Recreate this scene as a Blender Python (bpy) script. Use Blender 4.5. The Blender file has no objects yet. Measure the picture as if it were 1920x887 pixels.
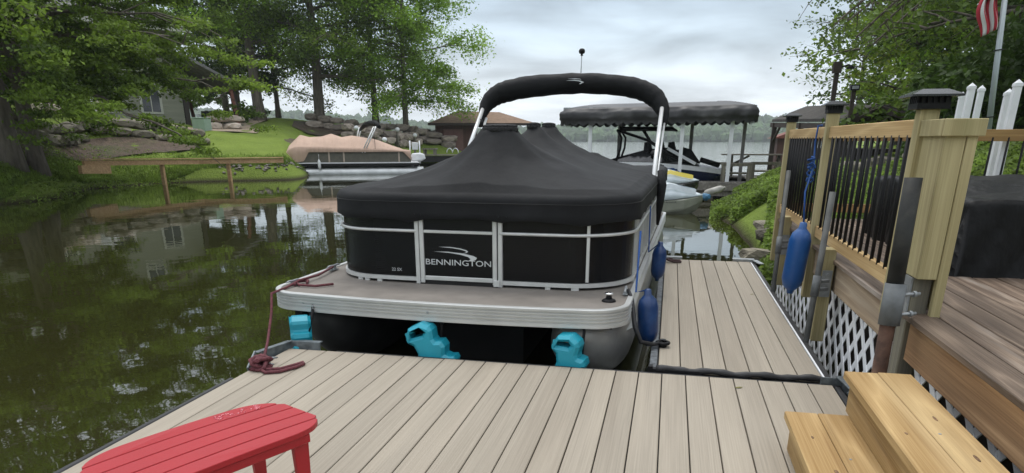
import bpy, bmesh, math, random
import numpy as np
from mathutils import Vector, Matrix
random.seed(7)
R = math.radians
sc = bpy.context.scene
col = sc.collection
# ------------------------------------------------------------------ camera
F, CX, CY = 1280.0, 960.0, 720.0            # focal length and optical centre in photo pixels
PIT = math.atan2(CY - 262, F); YAW = math.atan2(302, math.hypot(F, CY - 262))
EYE = 1.42                                  # dock top is z = 0
cd = bpy.data.cameras.new('camera'); cam = bpy.data.objects.new('camera', cd); col.objects.link(cam)
cam.location = (0, 0, EYE); cam.rotation_euler = (R(90) - PIT, 0, YAW)
cd.sensor_width = 36; cd.lens = 24; cd.shift_y = (CY - 443.5) / 1920
cd.clip_start = 0.05; cd.clip_end = 6000
sc.camera = cam
# ------------------------------------------------------------------ world: overcast sky
SUN_EL, SUN_ROT = R(70), R(-25)
w = bpy.data.worlds.new("World"); sc.world = w; w.use_nodes = True
nt = w.node_tree; nt.nodes.clear(); L = nt.links
def N(t, **k):
    n = nt.nodes.new(t)
    for a, b in k.items(): setattr(n, a, b)
    return n
out = N('ShaderNodeOutputWorld'); bg = N('ShaderNodeBackground'); L.new(bg.outputs[0], out.inputs[0])
sky = N('ShaderNodeTexSky', sky_type='NISHITA'); sky.sun_disc = False
sky.sun_elevation = SUN_EL; sky.sun_rotation = SUN_ROT
skm = N('ShaderNodeVectorMath', operation='SCALE'); skm.inputs['Scale'].default_value = 0.10
L.new(sky.outputs[0], skm.inputs[0])
tc = N('ShaderNodeTexCoord'); sp = N('ShaderNodeSeparateXYZ'); L.new(tc.outputs['Generated'], sp.inputs[0])
za = N('ShaderNodeMath', operation='ABSOLUTE'); L.new(sp.outputs[2], za.inputs[0])
zp = N('ShaderNodeMath', operation='ADD'); zp.inputs[1].default_value = 0.16; L.new(za.outputs[0], zp.inputs[0])
dx = N('ShaderNodeMath', operation='DIVIDE'); L.new(sp.outputs[0], dx.inputs[0]); L.new(zp.outputs[0], dx.inputs[1])
dy = N('ShaderNodeMath', operation='DIVIDE'); L.new(sp.outputs[1], dy.inputs[0]); L.new(zp.outputs[0], dy.inputs[1])
cb = N('ShaderNodeCombineXYZ'); L.new(dx.outputs[0], cb.inputs[0]); L.new(dy.outputs[0], cb.inputs[1])
nz = N('ShaderNodeTexNoise'); nz.inputs['Scale'].default_value = 1.15; nz.inputs['Detail'].default_value = 5; nz.inputs['Roughness'].default_value = 0.5
nz.inputs['Distortion'].default_value = 0.3
L.new(cb.outputs[0], nz.inputs['Vector'])
nr = N('ShaderNodeValToRGB'); nr.color_ramp.elements[0].position = 0.36; nr.color_ramp.elements[1].position = 0.66
L.new(nz.outputs[0], nr.inputs[0])
gr = N('ShaderNodeValToRGB'); e = gr.color_ramp.elements            # cloud base colour by elevation
e[0].position = 0.0; e[0].color = (0.93, 0.97, 1.0, 1)
e[1].position = 1.0; e[1].color = (1.2, 1.24, 1.3, 1)
for p_, c_ in ((0.05, (0.86, 0.92, 0.97)), (0.12, (0.56, 0.66, 0.74)), (0.20, (0.43, 0.53, 0.63)), (0.28, (0.80, 0.87, 0.95)), (0.42, (1.12, 1.17, 1.24))):
    q = e.new(p_); q.color = (*c_, 1)
L.new(za.outputs[0], gr.inputs[0])
mx = N('ShaderNodeMix', data_type='RGBA', blend_type='MULTIPLY'); mx.inputs[0].default_value = 1
rr = N('ShaderNodeMapRange'); rr.inputs[3].default_value = 0.68; rr.inputs[4].default_value = 1.32
L.new(nr.outputs[0], rr.inputs[0]); L.new(gr.outputs[0], mx.inputs[6]); L.new(rr.outputs[0], mx.inputs[7])
m2 = N('ShaderNodeMix', data_type='RGBA'); m2.inputs[0].default_value = 0.93
L.new(skm.outputs[0], m2.inputs[6]); L.new(mx.outputs[2], m2.inputs[7]); L.new(m2.outputs[2], bg.inputs[0])
bg.inputs[1].default_value = 1.0
sd = bpy.data.lights.new('sun', 'SUN'); sd.energy = 1.4; sd.angle = R(25); sd.color = (1, 0.97, 0.92)
so = bpy.data.objects.new('sun', sd); col.objects.link(so)
so.rotation_euler = (R(90) - SUN_EL, 0, R(180) - SUN_ROT)
sc.view_settings.view_transform = 'Standard'; sc.view_settings.look = 'None'
sc.view_settings.exposure = 0.36; sc.view_settings.gamma = 1; sc.view_settings.use_curve_mapping = False

# ------------------------------------------------------------------ helpers: image geometry used to survey the place
FW = Vector((-math.sin(YAW) * math.cos(PIT), math.cos(YAW) * math.cos(PIT), -math.sin(PIT)))
RT = Vector((math.cos(YAW), math.sin(YAW), 0)); UP = RT.cross(FW)
def ray(x, y): return FW * F + RT * (x - CX) - UP * (y - CY)
def at(x, y, D):                       # point at horizontal distance D in the direction of a photo pixel
    r = ray(x, y); r = r * (D / math.hypot(r.x, r.y)); return Vector((r.x, r.y, r.z + EYE))
def atY(x, y, Y): r = ray(x, y); r = r * (Y / r.y); return Vector((r.x, r.y, r.z + EYE))
FH = F / math.cos(PIT)
def azpx(px): return math.atan2(px - CX, FH) - YAW       # world azimuth (from +Y, clockwise)

# ------------------------------------------------------------------ materials
def lin(h):
    v = [int(h[i:i+2], 16) / 255 for i in (0, 2, 4)]
    return tuple(c / 12.92 if c <= .04045 else ((c + .055) / 1.055) ** 2.4 for c in v)
_m = {}
def mat(name, c, rough=.6, metal=0, var=.12, scale=6, bump=0, rnd=0, stretch=(1, 1, 1), spec=None, c2=None, detail=4, bscale=None, coat=0, translucent=0, island=0, dirt=None):
    if name in _m: return _m[name]
    m = bpy.data.materials.new(name); m.use_nodes = True; t = m.node_tree; b = t.nodes['Principled BSDF']
    if isinstance(c, str): c = lin(c)
    if isinstance(c2, str): c2 = lin(c2)
    def n(ty): return t.nodes.new(ty)
    co = n('ShaderNodeTexCoord'); oi = n('ShaderNodeObjectInfo')
    mul = n('ShaderNodeVectorMath'); mul.operation = 'MULTIPLY_ADD'; mul.inputs[1].default_value = stretch
    rv = n('ShaderNodeVectorMath'); rv.operation = 'SCALE'; rv.inputs[0].default_value = (37.1, 91.7, 53.3)
    t.links.new(oi.outputs['Random'], rv.inputs['Scale']); t.links.new(co.outputs['Object'], mul.inputs[0]); t.links.new(rv.outputs[0], mul.inputs[2])
    no = n('ShaderNodeTexNoise'); no.inputs['Scale'].default_value = scale; no.inputs['Detail'].default_value = detail
    t.links.new(mul.outputs[0], no.inputs['Vector'])
    cr = n('ShaderNodeValToRGB'); cr.color_ramp.elements[0].position = .3; cr.color_ramp.elements[1].position = .7
    lo = tuple(x * (1 - var) for x in c); hi = tuple(min(1, x * (1 + var)) for x in (c2 or c))
    cr.color_ramp.elements[0].color = (*lo, 1); cr.color_ramp.elements[1].color = (*hi, 1)
    t.links.new(no.outputs[0], cr.inputs[0]); last = cr.outputs[0]
    if dirt:                                          # blotches of wear: (colour, scale, amount)
        d = n('ShaderNodeTexNoise'); d.inputs['Scale'].default_value = dirt[1]; d.inputs['Detail'].default_value = 6; d.inputs['Roughness'].default_value = .65
        t.links.new(mul.outputs[0] if len(dirt) > 3 else co.outputs['Object'], d.inputs['Vector'])
        dr = n('ShaderNodeMapRange'); dr.inputs[1].default_value = .48; dr.inputs[2].default_value = .68; dr.inputs[4].default_value = dirt[2]
        t.links.new(d.outputs[0], dr.inputs[0]); dm = n('ShaderNodeMix'); dm.data_type = 'RGBA'
        t.links.new(dr.outputs[0], dm.inputs[0]); t.links.new(last, dm.inputs[6]); dm.inputs[7].default_value = (*(lin(dirt[0]) if isinstance(dirt[0], str) else dirt[0]), 1); last = dm.outputs[2]
    for k, src in ((rnd, oi.outputs['Random']), (island, None)):
        if not k: continue
        if src is None:
            g = n('ShaderNodeNewGeometry'); src = g.outputs['Random Per Island']
        mr = n('ShaderNodeMapRange'); mr.inputs[3].default_value = 1 - k; mr.inputs[4].default_value = 1 + k
        t.links.new(src, mr.inputs[0]); h = n('ShaderNodeMix'); h.data_type = 'RGBA'; h.blend_type = 'MULTIPLY'; h.inputs[0].default_value = 1
        t.links.new(last, h.inputs[6]); t.links.new(mr.outputs[0], h.inputs[7]); last = h.outputs[2]
    t.links.new(last, b.inputs['Base Color'])
    b.inputs['Roughness'].default_value = rough; b.inputs['Metallic'].default_value = metal
    if spec is not None: b.inputs['Specular IOR Level'].default_value = spec
    if coat: b.inputs['Coat Weight'].default_value = coat; b.inputs['Coat Roughness'].default_value = .15
    if bump:
        bn = n('ShaderNodeTexNoise'); bn.inputs['Scale'].default_value = bscale or scale * 2; bn.inputs['Detail'].default_value = 5
        t.links.new(mul.outputs[0], bn.inputs['Vector'])
        bu = n('ShaderNodeBump'); bu.inputs['Strength'].default_value = 1; bu.inputs['Distance'].default_value = bump
        t.links.new(bn.outputs[0], bu.inputs['Height']); t.links.new(bu.outputs[0], b.inputs['Normal'])
    if translucent:
        tr = n('ShaderNodeBsdfTranslucent'); t.links.new(last, tr.inputs[0]); ms = n('ShaderNodeMixShader'); ms.inputs[0].default_value = translucent
        o = t.nodes['Material Output']; t.links.new(b.outputs[0], ms.inputs[1]); t.links.new(tr.outputs[0], ms.inputs[2]); t.links.new(ms.outputs[0], o.inputs[0])
    _m[name] = m; return m
def wood(name, c, c2, axis='y', var=.06, rnd=.08, rough=.75, ring=26, dirt=None, bump=.0015, sc_=1.0, rk=.3):
    """sawn board: warped growth-ring bands stretched along the axis plus fine fibre"""
    if name in _m: return _m[name]
    m = bpy.data.materials.new(name); m.use_nodes = True; t = m.node_tree; b = t.nodes['Principled BSDF']
    def n(ty): return t.nodes.new(ty)
    c = lin(c) if isinstance(c, str) else c; c2 = lin(c2) if isinstance(c2, str) else c2
    s = {'x': (.07, 1, 1), 'y': (1, .07, 1), 'z': (1, 1, .07)}[axis]
    co = n('ShaderNodeTexCoord'); oi = n('ShaderNodeObjectInfo')
    rv = n('ShaderNodeVectorMath'); rv.operation = 'SCALE'; rv.inputs[0].default_value = (7.1, 3.7, 5.3)
    mul = n('ShaderNodeVectorMath'); mul.operation = 'MULTIPLY_ADD'; mul.inputs[1].default_value = s
    t.links.new(oi.outputs['Random'], rv.inputs['Scale']); t.links.new(co.outputs['Object'], mul.inputs[0]); t.links.new(rv.outputs[0], mul.inputs[2])
    big = n('ShaderNodeTexNoise'); big.inputs['Scale'].default_value = 5 * sc_; big.inputs['Detail'].default_value = 2; t.links.new(mul.outputs[0], big.inputs['Vector'])
    k = n('ShaderNodeMath'); k.operation = 'MULTIPLY'; k.inputs[1].default_value = ring; t.links.new(big.outputs[0], k.inputs[0])
    fr = n('ShaderNodeMath'); fr.operation = 'PINGPONG'; fr.inputs[1].default_value = 1; t.links.new(k.outputs[0], fr.inputs[0])
    po = n('ShaderNodeMath'); po.operation = 'POWER'; po.inputs[1].default_value = 2.2; t.links.new(fr.outputs[0], po.inputs[0])
    s3 = n('ShaderNodeVectorMath'); s3.operation = 'MULTIPLY'; s3.inputs[1].default_value = tuple(.12 if v < 1 else 1 for v in s)
    t.links.new(mul.outputs[0], s3.inputs[0])
    fi = n('ShaderNodeTexNoise'); fi.inputs['Scale'].default_value = 170; fi.inputs['Detail'].default_value = 3; t.links.new(s3.outputs[0], fi.inputs['Vector'])
    ad = n('ShaderNodeMath'); ad.operation = 'MULTIPLY_ADD'; ad.inputs[1].default_value = 1.0 - rk; t.links.new(fi.outputs[0], ad.inputs[0])
    hf = n('ShaderNodeMath'); hf.operation = 'MULTIPLY'; hf.inputs[1].default_value = rk; t.links.new(po.outputs[0], hf.inputs[0]); t.links.new(hf.outputs[0], ad.inputs[2])
    cr = n('ShaderNodeValToRGB'); cr.color_ramp.elements[0].position = .22; cr.color_ramp.elements[1].position = .78
    cr.color_ramp.elements[0].color = (*c, 1); cr.color_ramp.elements[1].color = (*c2, 1); t.links.new(ad.outputs[0], cr.inputs[0]); last = cr.outputs[0]
    for dr_ in (dirt or []):
        d = n('ShaderNodeTexNoise'); d.inputs['Scale'].default_value = dr_[1]; d.inputs['Detail'].default_value = 5; d.inputs['Roughness'].default_value = .6
        t.links.new(mul.outputs[0], d.inputs['Vector'])
        mr = n('ShaderNodeMapRange'); mr.inputs[1].default_value = dr_[3] if len(dr_) > 3 else .5; mr.inputs[2].default_value = mr.inputs[1].default_value + .16; mr.inputs[4].default_value = dr_[2]
        t.links.new(d.outputs[0], mr.inputs[0]); dm = n('ShaderNodeMix'); dm.data_type = 'RGBA'; t.links.new(mr.outputs[0], dm.inputs[0])
        t.links.new(last, dm.inputs[6]); dm.inputs[7].default_value = (*(lin(dr_[0])), 1); last = dm.outputs[2]
    mr = n('ShaderNodeMapRange'); mr.inputs[3].default_value = 1 - rnd; mr.inputs[4].default_value = 1 + rnd
    t.links.new(oi.outputs['Random'], mr.inputs[0]); h = n('ShaderNodeMix'); h.data_type = 'RGBA'; h.blend_type = 'MULTIPLY'; h.inputs[0].default_value = 1
    t.links.new(last, h.inputs[6]); t.links.new(mr.outputs[0], h.inputs[7]); t.links.new(h.outputs[2], b.inputs['Base Color'])
    b.inputs['Roughness'].default_value = rough; b.inputs['Specular IOR Level'].default_value = .3
    bu = n('ShaderNodeBump'); bu.inputs['Distance'].default_value = bump; t.links.new(ad.outputs[0], bu.inputs['Height']); t.links.new(bu.outputs[0], b.inputs['Normal'])
    _m[name] = m; return m
# ------------------------------------------------------------------ mesh builder
class MB:
    def __init__(s): s.v = []; s.f = []; s.sm = []
    def add(s, vs, fs, smooth=False):
        o = len(s.v); s.v += [tuple(v) for v in vs]; s.f += [tuple(i + o for i in f) for f in fs]; s.sm += [smooth] * len(fs); return s
    def box(s, x0, x1, y0, y1, z0, z1, M=None):
        vs = [Vector(p) for p in ((x0,y0,z0),(x1,y0,z0),(x1,y1,z0),(x0,y1,z0),(x0,y0,z1),(x1,y0,z1),(x1,y1,z1),(x0,y1,z1))]
        if M: vs = [M @ v for v in vs]
        return s.add(vs, [(3,2,1,0),(4,5,6,7),(0,1,5,4),(1,2,6,5),(2,3,7,6),(3,0,4,7)])
    def bar(s, a, b, w_, h_, up=(0, 0, 1)):        # rectangular bar from a to b
        a = Vector(a); b = Vector(b); d = (b - a); l = d.length; d.normalize()
        u = Vector(up); sd_ = d.cross(u)
        if sd_.length < 1e-4: sd_ = d.cross(Vector((0, 1, 0)))
        sd_.normalize(); u = sd_.cross(d)
        vs = [p + sd_ * (i * w_ / 2) + u * (j * h_ / 2) for p in (a, b) for i, j in ((-1,-1),(1,-1),(1,1),(-1,1))]
        return s.add(vs, [(0,1,2,3),(7,6,5,4),(4,5,1,0),(5,6,2,1),(6,7,3,2),(7,4,0,3)])
    def tube(s, pts, r, n=8, cap=True, flat=1.0):
        pts = [Vector(p) for p in pts]; rs = r if isinstance(r, (list, tuple)) else [r] * len(pts)
        vs = []; nrm = None
        for i, p in enumerate(pts):
            d = (pts[min(i + 1, len(pts) - 1)] - pts[max(i - 1, 0)]).normalized()
            if nrm is None:
                nrm = d.orthogonal().normalized()
                if abs(d.z) < .9: nrm = (Vector((0, 0, 1)) - d * d.z).normalized()
            nrm = (nrm - d * nrm.dot(d)).normalized(); bn = d.cross(nrm)
            for k in range(n):
                a = 2 * math.pi * k / n; vs.append(p + nrm * (math.cos(a) * rs[i]) + bn * (math.sin(a) * rs[i] * flat))
        fs = [(i*n+k, i*n+(k+1) % n, (i+1)*n+(k+1) % n, (i+1)*n+k) for i in range(len(pts) - 1) for k in range(n)]
        s.add(vs, fs, True)
        if cap: o = len(s.v) - len(vs); s.f += [tuple(o + k for k in range(n - 1, -1, -1)), tuple(o + (len(pts)-1)*n + k for k in range(n))]; s.sm += [False, False]
        return s
    def lathe(s, prof, c=(0, 0, 0), n=16, M=None):      # prof: (r, z)
        vs = []
        for r, z in prof:
            for k in range(n):
                a = 2 * math.pi * k / n; p = Vector((r * math.cos(a), r * math.sin(a), z))
                if M: p = M @ p
                vs.append(p + Vector(c))
        m_ = len(prof)
        fs = [(i*n+k, i*n+(k+1) % n, (i+1)*n+(k+1) % n, (i+1)*n+k) for i in range(m_ - 1) for k in range(n)]
        s.add(vs, fs, n > 6); o = len(s.v) - len(vs)
        s.f += [tuple(o + k for k in range(n - 1, -1, -1)), tuple(o + (m_-1)*n + k for k in range(n))]; s.sm += [False, False]
        return s
    def loft(s, rings, closed=True, caps=True, smooth=True):
        n = len(rings[0]); vs = [p for r in rings for p in r]; m_ = len(rings)
        fs = [(i*n+k, i*n+(k+1) % n, (i+1)*n+(k+1) % n, (i+1)*n+k) for i in range(m_ - 1) for k in range(n if closed else n - 1)]
        if caps: fs += [tuple(range(n - 1, -1, -1)), tuple((m_-1)*n + k for k in range(n))]
        return s.add(vs, fs, smooth)
    def prism(s, poly, fn, t0, t1):                      # poly (a,b); fn(a,b,t) -> point
        n = len(poly); vs = [fn(a, b, t) for t in (t0, t1) for a, b in poly]
        fs = [tuple(range(n - 1, -1, -1)), tuple(range(n, 2 * n))] + [(k, (k+1) % n, n+(k+1) % n, n+k) for k in range(n)]
        return s.add(vs, fs)
    def mesh(s, name, m):
        me = bpy.data.meshes.new(name); me.from_pydata(s.v, [], s.f); me.polygons.foreach_set('use_smooth', s.sm)
        if m: me.materials.append(m)
        b = bmesh.new(); b.from_mesh(me); bmesh.ops.recalc_face_normals(b, faces=b.faces); b.to_mesh(me); b.free()
        me.update(); return me
    def build(s, name, m, parent=None, bevel=0, local=False, loc=None, seg=1):
        if parent is not None and not local:
            o_ = wl(parent); s.v = [(v[0]-o_.x, v[1]-o_.y, v[2]-o_.z) for v in s.v]
        if parent is None and loc is None and s.v:           # top-level mesh: origin at its base centre
            A = np.array(s.v); o_ = Vector(((A[:,0].min()+A[:,0].max())/2, (A[:,1].min()+A[:,1].max())/2, A[:,2].min()))
            s.v = [(v[0]-o_.x, v[1]-o_.y, v[2]-o_.z) for v in s.v]; loc = o_
        return link(name, s.mesh(name, m), parent, loc, bevel, seg)
def wl(o):
    v = Vector(o.location)
    while o.parent: o = o.parent; v += o.location
    return v
def link(name, me, parent=None, loc=None, bevel=0, seg=1):
    o = bpy.data.objects.new(name, me); col.objects.link(o)
    if parent: o.parent = parent
    if loc is not None: o.location = loc
    if bevel:
        b = o.modifiers.new('bevel', 'BEVEL'); b.width = bevel; b.segments = seg; b.limit_method = 'ANGLE'
    return o
def tag(o, label=None, cat=None, group=None, kind=None):
    for k, v in (('label', label), ('category', cat), ('group', group), ('kind', kind)):
        if v: o[k] = v
    return o
def thing(name, label, cat, loc=(0, 0, 0), rz=0, group=None):
    o = bpy.data.objects.new(name, None); o.empty_display_size = .2; col.objects.link(o)
    o.location = loc; o.rotation_euler = (0, 0, rz); return tag(o, label, cat, group)
def npmesh(name, V, Fq, m, parent=None, smooth=False, loc=None):
    V = np.asarray(V, np.float32); Fq = np.asarray(Fq, np.int32); k = Fq.shape[1]
    if parent is not None: V = V - np.array(wl(parent), np.float32)
    elif loc is not None: V = V - np.array(loc, np.float32)
    me = bpy.data.meshes.new(name); me.vertices.add(len(V)); me.vertices.foreach_set('co', V.ravel())
    me.loops.add(Fq.size); me.loops.foreach_set('vertex_index', Fq.ravel()); me.polygons.add(len(Fq))
    me.polygons.foreach_set('loop_start', np.arange(len(Fq), dtype=np.int32) * k)
    me.polygons.foreach_set('use_smooth', np.full(len(Fq), smooth)); me.materials.append(m); me.update(); me.validate()
    return link(name, me, parent, loc)
def curve2mesh(name, polys, m, thick, bevel, Mx, parent, res=1):
    """flat outline(s) with holes, extruded and chamfered, placed with matrix Mx (in parent space)"""
    cu = bpy.data.curves.new(name, 'CURVE'); cu.dimensions = '2D'; cu.fill_mode = 'BOTH'; cu.extrude = max(0, thick / 2 - bevel); cu.bevel_depth = bevel; cu.bevel_resolution = 0; cu.offset = -bevel
    for p in polys:
        s = cu.splines.new('POLY'); s.points.add(len(p) - 1); s.use_cyclic_u = True
        for i, (a, b) in enumerate(p): s.points[i].co = (a, b, 0, 1)
    return c2m(name, cu, m, Mx, parent)
def c2m(name, cu, m, Mx, parent):
    o = bpy.data.objects.new('tmp', cu); col.objects.link(o)
    dg = bpy.context.evaluated_depsgraph_get(); me = bpy.data.meshes.new_from_object(o.evaluated_get(dg)); me.name = name
    bpy.data.objects.remove(o); me.transform(Mx); me.materials.clear(); me.materials.append(m); me.polygons.foreach_set('use_smooth', [False] * len(me.polygons))
    ob = bpy.data.objects.new(name, me); col.objects.link(ob); ob.parent = parent; return ob
def text(name, body, width, height, m, Mx, parent, thick=.001):
    cu = bpy.data.curves.new(name, 'FONT'); cu.body = body; cu.extrude = thick; cu.align_x = 'CENTER'; cu.align_y = 'CENTER'; cu.resolution_u = 3
    o = bpy.data.objects.new('tmp', cu); col.objects.link(o); bpy.context.view_layer.update(); d = o.dimensions.copy(); bpy.data.objects.remove(o)
    return c2m(name, cu, m, Mx @ Matrix.Diagonal((width / d.x, height / d.y, 1, 1)), parent)

ALU = mat('brushed_aluminium', (.62, .63, .62), .38, .75, var=.08, scale=12)
SILVER = mat('silver_paint', (.58, .59, .58), .4, .35, var=.08, scale=9)
BLACKM = mat('black_metal', (.008, .008, .009), .5, 0, var=.2, spec=.2)
RUBBER = mat('black_rubber', (.018, .018, .02), .55, 0, var=.3, scale=20, bump=.002)
STEEL = mat('galvanised_steel', (.30, .32, .33), .5, .5, var=.22, scale=14, dirt=((.16, .17, .18), 9, .5))
WHITE = mat('white_vinyl', (.72, .74, .76), .45, 0, var=.06)
DARKU = mat('dark_underside', (.012, .012, .012), .9)
rng = np.random.default_rng(11)
# ------------------------------------------------------------------ terrain: heights surveyed along sight lines (azimuth as photo column)
WATER = -0.3
TAB = [(-9e3, [(14, -.6), (17, -.3), (19, .3), (40, 2.5), (90, 5)]),
 (-2500, [(15, -.6), (18, -.3), (20, .2), (40, 2.5), (90, 5)]),
 (-400, [(20, -.6), (22, -.3), (24, .25), (29, 1.5), (29.6, 1.9), (60, 5)]),
 (0, [(23.2, -.6), (24.7, -.3), (26.5, 'y318'), (27.5, 'y306'), (31, 'y243'), (31.7, 'y226'), (45, 'y188'), (70, 'y170'), (130, 6)]),
 (150, [(28.5, -.6), (30.5, -.3), (33, 'y320'), (34.5, 'y303'), (38, 'y263'), (38.7, 'y240'), (50, 'y212'), (75, 'y200'), (120, 3)]),
 (370, [(31.6, -.9), (33, -.75), (33.6, -.35), (35, 'y299'), (40, 'y274'), (40.7, 'y268'), (48, 'y243'), (60, 'y228'), (80, 'y224'), (110, -1)]),
 (530, [(32, -.9), (33.5, -.5), (34, -.1), (35.5, 'y297'), (42, 'y270'), (52, 'y240'), (58, 'y222'), (64, 'y222'), (92, -1.2)]),
 (600, [(39, -.9), (41, -.4), (42.5, .0), (44, 'y296'), (50, 'y270'), (55, 'y250'), (60, 'y230'), (65, 'y229'), (92, -1.2)]),
 (700, [(42, -.9), (45, -.4), (46, .1), (48, 'y288'), (52, 'y277'), (53, 'y262'), (56, 'y257'), (57, 'y245'), (60, 'y236'), (66, 'y237'), (90, -1.2)]),
 (800, [(49, -.9), (52, -.3), (53, .1), (56, 'y284'), (57.5, 'y266'), (62, 'y260'), (68, 'y262'), (84, -1.2)]),
 (900, [(53, -.9), (56, -.3), (57, .15), (64, .2), (67, -.3), (70, -1.2)]),
 (985, [(54, -1.2), (60, -.35), (66, -1.2)]),
 (1010, [(20, -1.2), (90, -1.2)]), (1290, [(12, -1.2), (90, -1.2)]),
 (1345, [(13, -1.2), (16.2, -.45), (18, -.3), (20.5, -.32), (24, -.6), (30, -1.2)]),
 (1400, [(11, -1.2), (13.5, -.4), (16, -.15), (20, .0), (23, .0), (27, -.6), (32, -1.2)]),
 (1450, [(8, -1.1), (9.6, -.35), (11, -.1), (16, .25), (23, .28), (29, .0), (34, -.6), (40, -1.2)]),
 (1550, [(5.5, -1.0), (7, -.38), (9, .12), (14, .5), (25, .75), (44, .5), (52, -.8), (60, -1.2)]),
 (1700, [(4, -.9), (5, -.38), (6.5, 0), (10, .47), (14, .85), (25, 1.1), (60, 1.7), (90, 2)]),
 (1900, [(2.6, -.7), (3.6, -.36), (5, .05), (9, .6), (11.5, 1.22), (16, 1.45), (30, 2.2), (60, 4), (90, 6)]),
 (2600, [(2.0, -.7), (2.6, -.38), (4, .0), (8, .5), (12, 1.3), (30, 3), (90, 8)]),
 (9e3, [(1.8, -.7), (2.4, -.38), (4, .0), (8, .4), (30, 2), (90, 5)])]
def zof(px, py, D):
    a = math.atan2(px - CX, FH); k = py - 262; dc = D * math.cos(a)
    return EYE - k * math.cos(PIT) ** 2 * dc / (F - k * math.cos(PIT) * math.sin(PIT))
AZ = []; PR = []
Dg = np.concatenate([np.linspace(1, 12, 34), np.linspace(12.3, 70, 170), np.linspace(71, 130, 40), [160, 220, 320, 480, 700, 1000, 1500, 2500]])
for px, ks in TAB:
    d = [k[0] for k in ks]; z = [zof(px, float(k[1][1:]), k[0]) if isinstance(k[1], str) else k[1] for k in ks]
    zs = np.interp(Dg, d, z)
    zs = np.where(Dg < d[0], -1.2 + (zs - -1.2) * np.clip((Dg - d[0] + 4) / 4, 0, 1), zs)
    if 300 < px < 1500: zs = np.where(Dg > d[-1], -1.2, zs)
    AZ.append(azpx(px)); PR.append(zs)
PR = np.array(PR); AZ = np.array(AZ)
azb = math.pi + YAW * 0                                   # directly behind the camera: shore all round
AZ = np.concatenate([[-math.pi], AZ, [math.pi]]); back = np.interp(Dg, [1.5, 9, 11, 30, 90], [-1.2, -1.0, .1, 1.5, 5])
PR = np.vstack([back, PR, back])
def height(x, y):
    x = np.asarray(x, float); y = np.asarray(y, float)
    D = np.clip(np.hypot(x, y), Dg[0], Dg[-1]); A = np.arctan2(x, y)
    i = np.clip(np.searchsorted(AZ, A) - 1, 0, len(AZ) - 2); t = np.clip((A - AZ[i]) / (AZ[i+1] - AZ[i]), 0, 1)
    j = np.clip(np.searchsorted(Dg, D) - 1, 0, len(Dg) - 2); u = np.clip((D - Dg[j]) / (Dg[j+1] - Dg[j]), 0, 1)
    return (PR[i, j]*(1-t)*(1-u) + PR[i+1, j]*t*(1-u) + PR[i, j+1]*(1-t)*u + PR[i+1, j+1]*t*u)
def ground(px, D):
    a = azpx(px); x, y = D * math.sin(a), D * math.cos(a); return Vector((x, y, float(height(x, y))))
def terrain():
    az = np.concatenate([np.linspace(-math.pi, azpx(-400), 30)[:-1], np.linspace(azpx(-400), azpx(2300), 330), np.linspace(azpx(2300), math.pi, 26)[1:]])
    A, D = np.meshgrid(az, Dg, indexing='ij'); x = D * np.sin(A); y = D * np.cos(A); z = height(x, y)
    bumpy = (np.sin(x*1.9+np.sin(y*1.3))*np.sin(y*1.7+1.3*np.sin(x*.9))*.05 + np.sin(x*4.1+2*np.sin(y*2.2))*.02)
    z = z + bumpy * np.clip((z + .5) * 1.5, 0, 1) * np.clip((D - 8) / 10, 0, 1)
    V = np.stack([x, y, z], -1).reshape(-1, 3); n, m_ = A.shape
    I = np.arange(n * m_).reshape(n, m_); Fq = np.stack([I[:-1, :-1], I[:-1, 1:], I[1:, 1:], I[1:, :-1]], -1).reshape(-1, 4)
    m = bpy.data.materials.new('lawn'); m.use_nodes = True; t = m.node_tree; b = t.nodes['Principled BSDF']
    co = t.nodes.new('ShaderNodeTexCoord')
    def noise(s, d=4):
        q = t.nodes.new('ShaderNodeTexNoise'); q.inputs['Scale'].default_value = s; q.inputs['Detail'].default_value = d; q.inputs['Roughness'].default_value = .62; t.links.new(co.outputs['Object'], q.inputs['Vector']); return q
    a1 = noise(.35); a2 = noise(14, 8)
    cr = t.nodes.new('ShaderNodeValToRGB'); el = cr.color_ramp.elements
    el[0].position = .3; el[0].color = (.09, .135, .024, 1); el[1].position = .72; el[1].color = (.24, .32, .065, 1)
    mx_ = t.nodes.new('ShaderNodeMath'); mx_.operation = 'MULTIPLY_ADD'; mx_.inputs[1].default_value = .55; t.links.new(a2.outputs[0], mx_.inputs[0])
    h_ = t.nodes.new('ShaderNodeMath'); h_.operation = 'MULTIPLY'; h_.inputs[1].default_value = .5; t.links.new(a1.outputs[0], h_.inputs[0]); t.links.new(h_.outputs[0], mx_.inputs[2])
    t.links.new(mx_.outputs[0], cr.inputs[0])
    sp_ = t.nodes.new('ShaderNodeSeparateXYZ'); t.links.new(co.outputs['Object'], sp_.inputs[0])
    mr = t.nodes.new('ShaderNodeMapRange'); mr.inputs[1].default_value = -.28; mr.inputs[2].default_value = -.12; t.links.new(sp_.outputs[2], mr.inputs[0])
    mi = t.nodes.new('ShaderNodeMix'); mi.data_type = 'RGBA'; t.links.new(mr.outputs[0], mi.inputs[0]); mi.inputs[6].default_value = (.045, .04, .022, 1); t.links.new(cr.outputs[0], mi.inputs[7])
    t.links.new(mi.outputs[2], b.inputs['Base Color']); b.inputs['Roughness'].default_value = .95; b.inputs['Specular IOR Level'].default_value = .1
    bu = t.nodes.new('ShaderNodeBump'); bu.inputs['Distance'].default_value = .10; t.links.new(a2.outputs[0], bu.inputs['Height']); t.links.new(bu.outputs[0], b.inputs['Normal'])
    tag(npmesh('ground', V, Fq, m, smooth=True), 'grassy ground sloping down to the cove', kind='structure')
terrain()
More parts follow.
